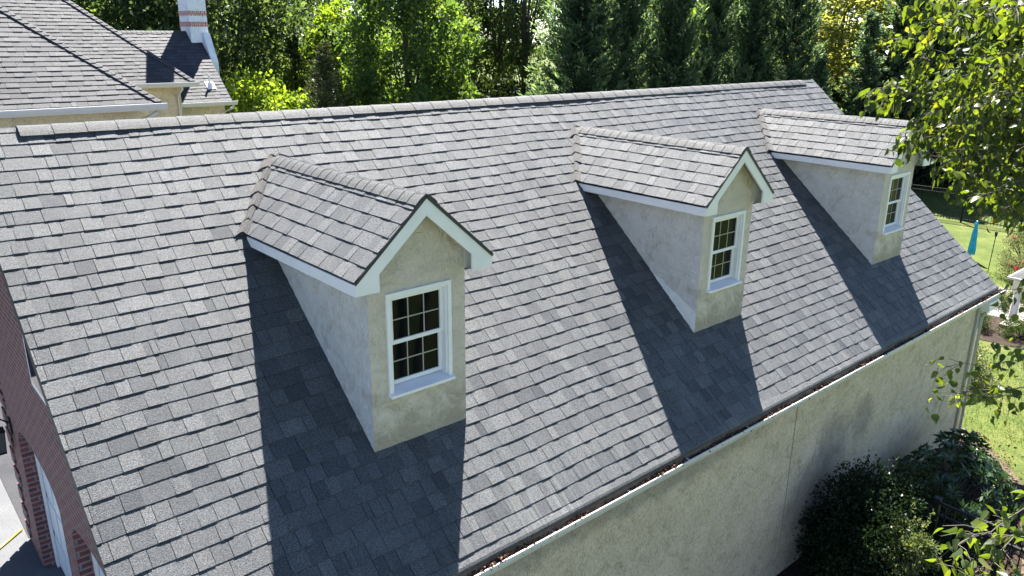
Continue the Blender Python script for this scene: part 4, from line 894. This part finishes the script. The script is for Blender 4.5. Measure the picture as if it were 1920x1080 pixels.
mb = MB(); mb.tube([(0.02, -0.02, 1.12), (0.02, -0.02, 1.26)], [0.03, 0.045], 10); mb.build('burner', M['black'], st_)

# fences ---------------------------------------------------------------
def iron_fence(name, p0, p1, h, label, post_gap, picket, rails, pr=0.010, postw=0.03):
    p0, p1 = Vector(p0), Vector(p1); root = empty(name, p0, label=label, cat='fence'); d = p1 - p0; L = d.length; ang = math.atan2(d.y, d.x); root.rotation_euler = (0, 0, ang)
    mb = MB()
    for z in rails: mb.box((0, -0.014, z - 0.015), (L, 0.014, z + 0.015))
    mb.build('rails', M['black'], root)
    mb = MB(); x = picket
    while x < L: mb.box((x - pr / 2, -pr / 2, 0.05), (x + pr / 2, pr / 2, h - 0.02)); x += picket
    o = mb.build('pickets', M['black'], root)
    n = max(1, round(L / post_gap)); mb = MB(); mb.box((-postw, -postw, 0), (postw, postw, h + 0.03)); mb.prism([(-postw * 1.2, -postw * 1.2, h + 0.03), (postw * 1.2, -postw * 1.2, h + 0.03), (postw * 1.2, postw * 1.2, h + 0.03), (-postw * 1.2, postw * 1.2, h + 0.03)], (0, 0, 0.02))
    po = mb.build('post', M['black'], root)
    for i in range(1, n + 1):
        c = po.copy(); COL.objects.link(c); c.parent = root; c.location = (L * i / n, 0, 0)
    return root
iron_fence('iron_fence', (30.0, 13.0, GZ), (31.6, -7.0, GZ), 1.22, 'long black metal picket fence across the back of the lawn', 1.95, 0.11, (0.12, 1.05, 1.2), 0.016)
iron_fence('iron_fence', (7.60, -1.15, GZ), (7.56, -5.0, GZ), 1.20, 'near black metal fence beside the dark bush at the lower right', 0.72, 0.11, (0.14, 1.02, 1.19), 0.014, 0.035)

# --- near birch: leaves as folded heart shapes -------------------------
def birch():
    r_ = np.random.default_rng(77); root = empty('birch_tree', (4.35, -4.15, GZ), label='near birch with hanging sunlit heart shaped leaves along the right edge', cat='tree')
    base = np.array([4.35, -4.15, GZ]); mb = MB(); trunks = []
    for dx, dy, hh in ((0, 0, 9.0), (0.35, 0.25, 8.0), (-0.25, 0.4, 8.4)):
        pts = [base + np.array([dx * 0.2, dy * 0.2, -0.1]), base + np.array([dx * 0.8, dy * 0.8, 2.5]), base + np.array([dx * 1.7, dy * 1.6, 5.0]), base + np.array([dx * 2.6, dy * 2.4, hh])]
        trunks.append(pts); mb.tube([tuple(p - base) for p in pts], [0.11, 0.085, 0.055, 0.01], 9)
    tips = [((2.42, -1.99, 3.77), 3.4), ((2.81, -1.87, 3.79), 3.6), ((3.4, -2.6, 3.9), 3.9), ((3.2, -2.75, 3.6), 3.6), ((3.0, -2.6, 3.5), 3.5), ((3.6, -2.5, 4.3), 4.3), ((3.5, -2.8, 4.2), 4.2), ((2.9, -2.7, 3.9), 3.9), ((2.75, -2.35, 3.95), 3.9), ((2.6, -2.4, 4.2), 4.2), ((2.12, -2.34, 3.57), 3.3), ((2.0, -2.68, 3.42), 3.4), ((1.90, -2.84, 3.38), 3.4), ((1.97, -2.94, 3.33), 3.3), ((2.66, -1.99, 4.09), 4.3), ((2.5, -2.13, 4.24), 4.5), ((2.1, -2.45, 4.15), 4.2),
            ((2.38, -2.48, 3.46), 3.4), ((2.7, -2.09, 3.94), 3.9), ((1.98, -2.71, 3.78), 3.7), ((2.12, -2.75, 3.98), 4.1), ((1.78, -2.86, 4.22), 4.3), ((2.9, -2.2, 3.55), 3.4), ((2.7, -2.6, 3.3), 3.3), ((3.0, -2.4, 3.9), 3.8), ((2.5, -2.9, 3.75), 3.7), ((3.2, -2.0, 4.3), 4.4), ((2.6, -2.8, 3.35), 3.2), ((3.3, -2.6, 3.5), 3.4),
            ((3.0, -2.9, 4.3), 4.3), ((2.3, -3.1, 3.5), 3.4), ((3.4, -2.3, 3.3), 3.3), ((1.80, -2.81, 2.49), 2.5), ((1.60, -2.93, 2.44), 2.4), ((1.95, -3.0, 2.62), 2.6), ((1.9, -2.9, 2.35), 2.3), ((0.21, -3.5, 2.56), 2.5), ((0.16, -3.56, 2.50), 2.4), ((1.86, -2.99, 2.94), 2.9),
            ((2.5, -2.25, 3.62), 3.5), ((2.25, -2.5, 3.9), 3.9), ((2.05, -2.6, 3.5), 3.4), ((2.15, -2.62, 3.66), 3.6), ((2.3, -2.4, 3.72), 3.7), ((3.9, -2.6, 4.6), 4.6), ((5.2, -2.9, 4.2), 4.2), ((5.8, -4.0, 3.9), 4.0), ((5.0, -5.2, 4.1), 4.1), ((4.0, -5.6, 3.8), 3.9), ((3.2, -5.0, 4.2), 4.2), ((4.2, -3.6, 6.1), 5.5), ((4.9, -4.4, 5.9), 5.6), ((3.6, -4.2, 5.8), 5.4)]
    LP = []; LD = []; LS = []; LT = []
    for ti, (tip, hz) in enumerate(tips):
        tip = np.array(tip); tr = trunks[ti % 3]; zs = hz - 0.15 - 0.5 * r_.random()
        # start on the trunk at height zs
        k = 1 if zs < tr[2][2] else 2; f = np.clip((zs - tr[k][2]) / (tr[k + 1][2] - tr[k][2]), 0, 1); s0 = tr[k] + (tr[k + 1] - tr[k]) * f
        low = tip[2] < 3.0; low_n = 3 if tip[0] < 0.5 else 2; lift = 0.03 if low else 0.16
        L = np.linalg.norm(tip - s0); ctrl1 = s0 + (tip - s0) * 0.35 + np.array([0, 0, lift * L]); ctrl2 = s0 + (tip - s0) * 0.75 + np.array([0, 0, lift * 0.6 * L])
        n = max(8, int(L * 9)); t = np.linspace(0, 1, n)[:, None]
        C_ = (1 - t) ** 3 * s0 + 3 * (1 - t) ** 2 * t * ctrl1 + 3 * (1 - t) * t * t * ctrl2 + t ** 3 * tip
        C_[1:-1] += r_.normal(0, 0.005, (n - 2, 3)); mb.tube([tuple(p - base) for p in C_], list(0.0016 + 0.007 * np.linspace(1, 0, n) ** 1.6), 5, cap=False)
        dirs = unit(np.gradient(C_, axis=0))
        for j in range(n):
            fr = j / (n - 1)
            if fr < 0.22: continue
            # side twigs
            for _ in range(low_n if low else (9 if j % 2 else 10)):
                ln = r_.uniform(0.07, 0.30) * (1.2 - 0.75 * fr); sd = unit(np.cross(dirs[j], r_.normal(size=3))); tw = unit(dirs[j] * 0.6 + sd * 0.8 + np.array([0, 0, -0.15])); e = C_[j] + tw * ln + np.array([0, 0, -0.18 * ln])
                mid = C_[j] + tw * ln * 0.55; mb.tube([tuple(C_[j] - base), tuple(mid - base), tuple(e - base)], [0.0016, 0.0013, 0.0008], 4, cap=False)
                m_ = max(2, int(ln / 0.040))
                for q in range(m_):
                    g = (q + 0.6) / m_; p = (C_[j] + (mid - C_[j]) * 2 * g) if g < 0.5 else (mid + (e - mid) * (2 * g - 1))
                    pd = unit(tw * 0.5 + r_.normal(size=3) * 0.7 + np.array([0, 0, -0.15])); pl = r_.uniform(0.012, 0.026)
                    LP.append(p + pd * pl); LD.append(unit(pd * 0.7 + np.array([0, 0, -0.75]) + r_.normal(size=3) * 0.35)); LS.append(r_.uniform(0.030, 0.058)); LT.append(np.clip(r_.normal(0.5, 0.22), 0, 1))
    mb.build('trunk', M['birch_bark'], root, True)
    P, D, S, T_ = np.array(LP) - base, np.array(LD), np.array(LS)[:, None], np.array(LT); n = len(P)
    A = r_.normal(size=(n, 3)) + np.array([0, 0, 0.0]); A -= (A * D).sum(1, keepdims=True) * D; A = unit(A); B = np.cross(D, A); W = S * r_.uniform(0.62, 0.82, (n, 1)); f = r_.uniform(0.05, 0.32, (n, 1)) * S; cu = r_.uniform(-0.1, 0.22, (n, 1)) * S
    # midrib points m0 (stalk), m1, m2, tip ; side points l1..l3 / r1..r3
    def pt(a, w_, up_): return P + D * S * a + A * W * w_ + B * (up_)
    pts = [pt(0, 0, 0), pt(0.33, 0, -f * 0.0), pt(0.68, 0, -cu * 0.3), pt(1.0, 0, -cu), pt(0.02, 0.26, f * 0.5), pt(0.24, 0.50, f), pt(0.52, 0.40, f * 0.8 - cu * 0.2), pt(0.78, 0.17, f * 0.35 - cu * 0.5), pt(0.02, -0.26, f * 0.5), pt(0.24, -0.50, f), pt(0.52, -0.40, f * 0.8 - cu * 0.2), pt(0.78, -0.17, f * 0.35 - cu * 0.5)]
    V = np.stack(pts, 1).reshape(-1, 3); quads = [(0, 4, 5, 1), (1, 5, 6, 2), (2, 6, 7, 3), (0, 1, 9, 8), (1, 2, 10, 9), (2, 3, 11, 10)]
    F = (np.arange(n)[:, None, None] * 12 + np.array(quads)[None]).reshape(-1, 4)
    o = np_obj('crown', V, F, np.repeat(T_, 6), M['leaf_birch'], root)
    print('birch leaves', n)
birch()

# grass blades close to the building corner and bed
n = 60000; gx = rng.uniform(11.5, 24, n); gy = rng.uniform(-6, 5.5, n)
ok = ~((gx < 12.6) & (gy > -1.3)) & ~((gx > 16.9) & (gx < 20.4) & (gy > -1.7) & (gy < 4.0)); gx, gy = gx[ok], gy[ok]; n = len(gx)
Pg = np.stack([gx, gy, np.full(n, GZ)], 1); Dg = rng.normal(size=(n, 3)) * 0.55 + np.array([0, 0, 1.0])
tt = np.clip(0.40 + 0.12 * np.sin(gx * 1.3 + gy * 0.7) * np.sin(gy * 1.9 - gx * 0.4) + rng.normal(0, 0.2, n), 0, 1)
tag(leaf_quads(Pg, Dg, rng.uniform(0.03, 0.075, n), 0.18, tt, 'lawn_grass', M['grass'], None, 0.1, 3), 'short mown grass covering the lawn beside the garage', 'grass', kind='stuff')
# dead leaves scattered on the bed edge
n = 900; gx = rng.uniform(8.5, 12.6, n); gy = -0.16 - (12.45 - gx) * 0.42 + rng.normal(0, 0.28, n) - 0.3 * np.sin((gx - 8.5) * 0.8)
tag(leaf_quads(np.stack([gx, gy, np.full(n, GZ + 0.02)], 1), rng.normal(size=(n, 3)) * np.array([1, 1, 0.2]), rng.uniform(0.03, 0.06, n), 0.6, rng.random(n), 'fallen_leaves', M['debris'], None, 0.4, 4), 'dry fallen leaves along the edge of the mulch bed', 'dead leaves', kind='stuff')
bpy.context.view_layer.update()
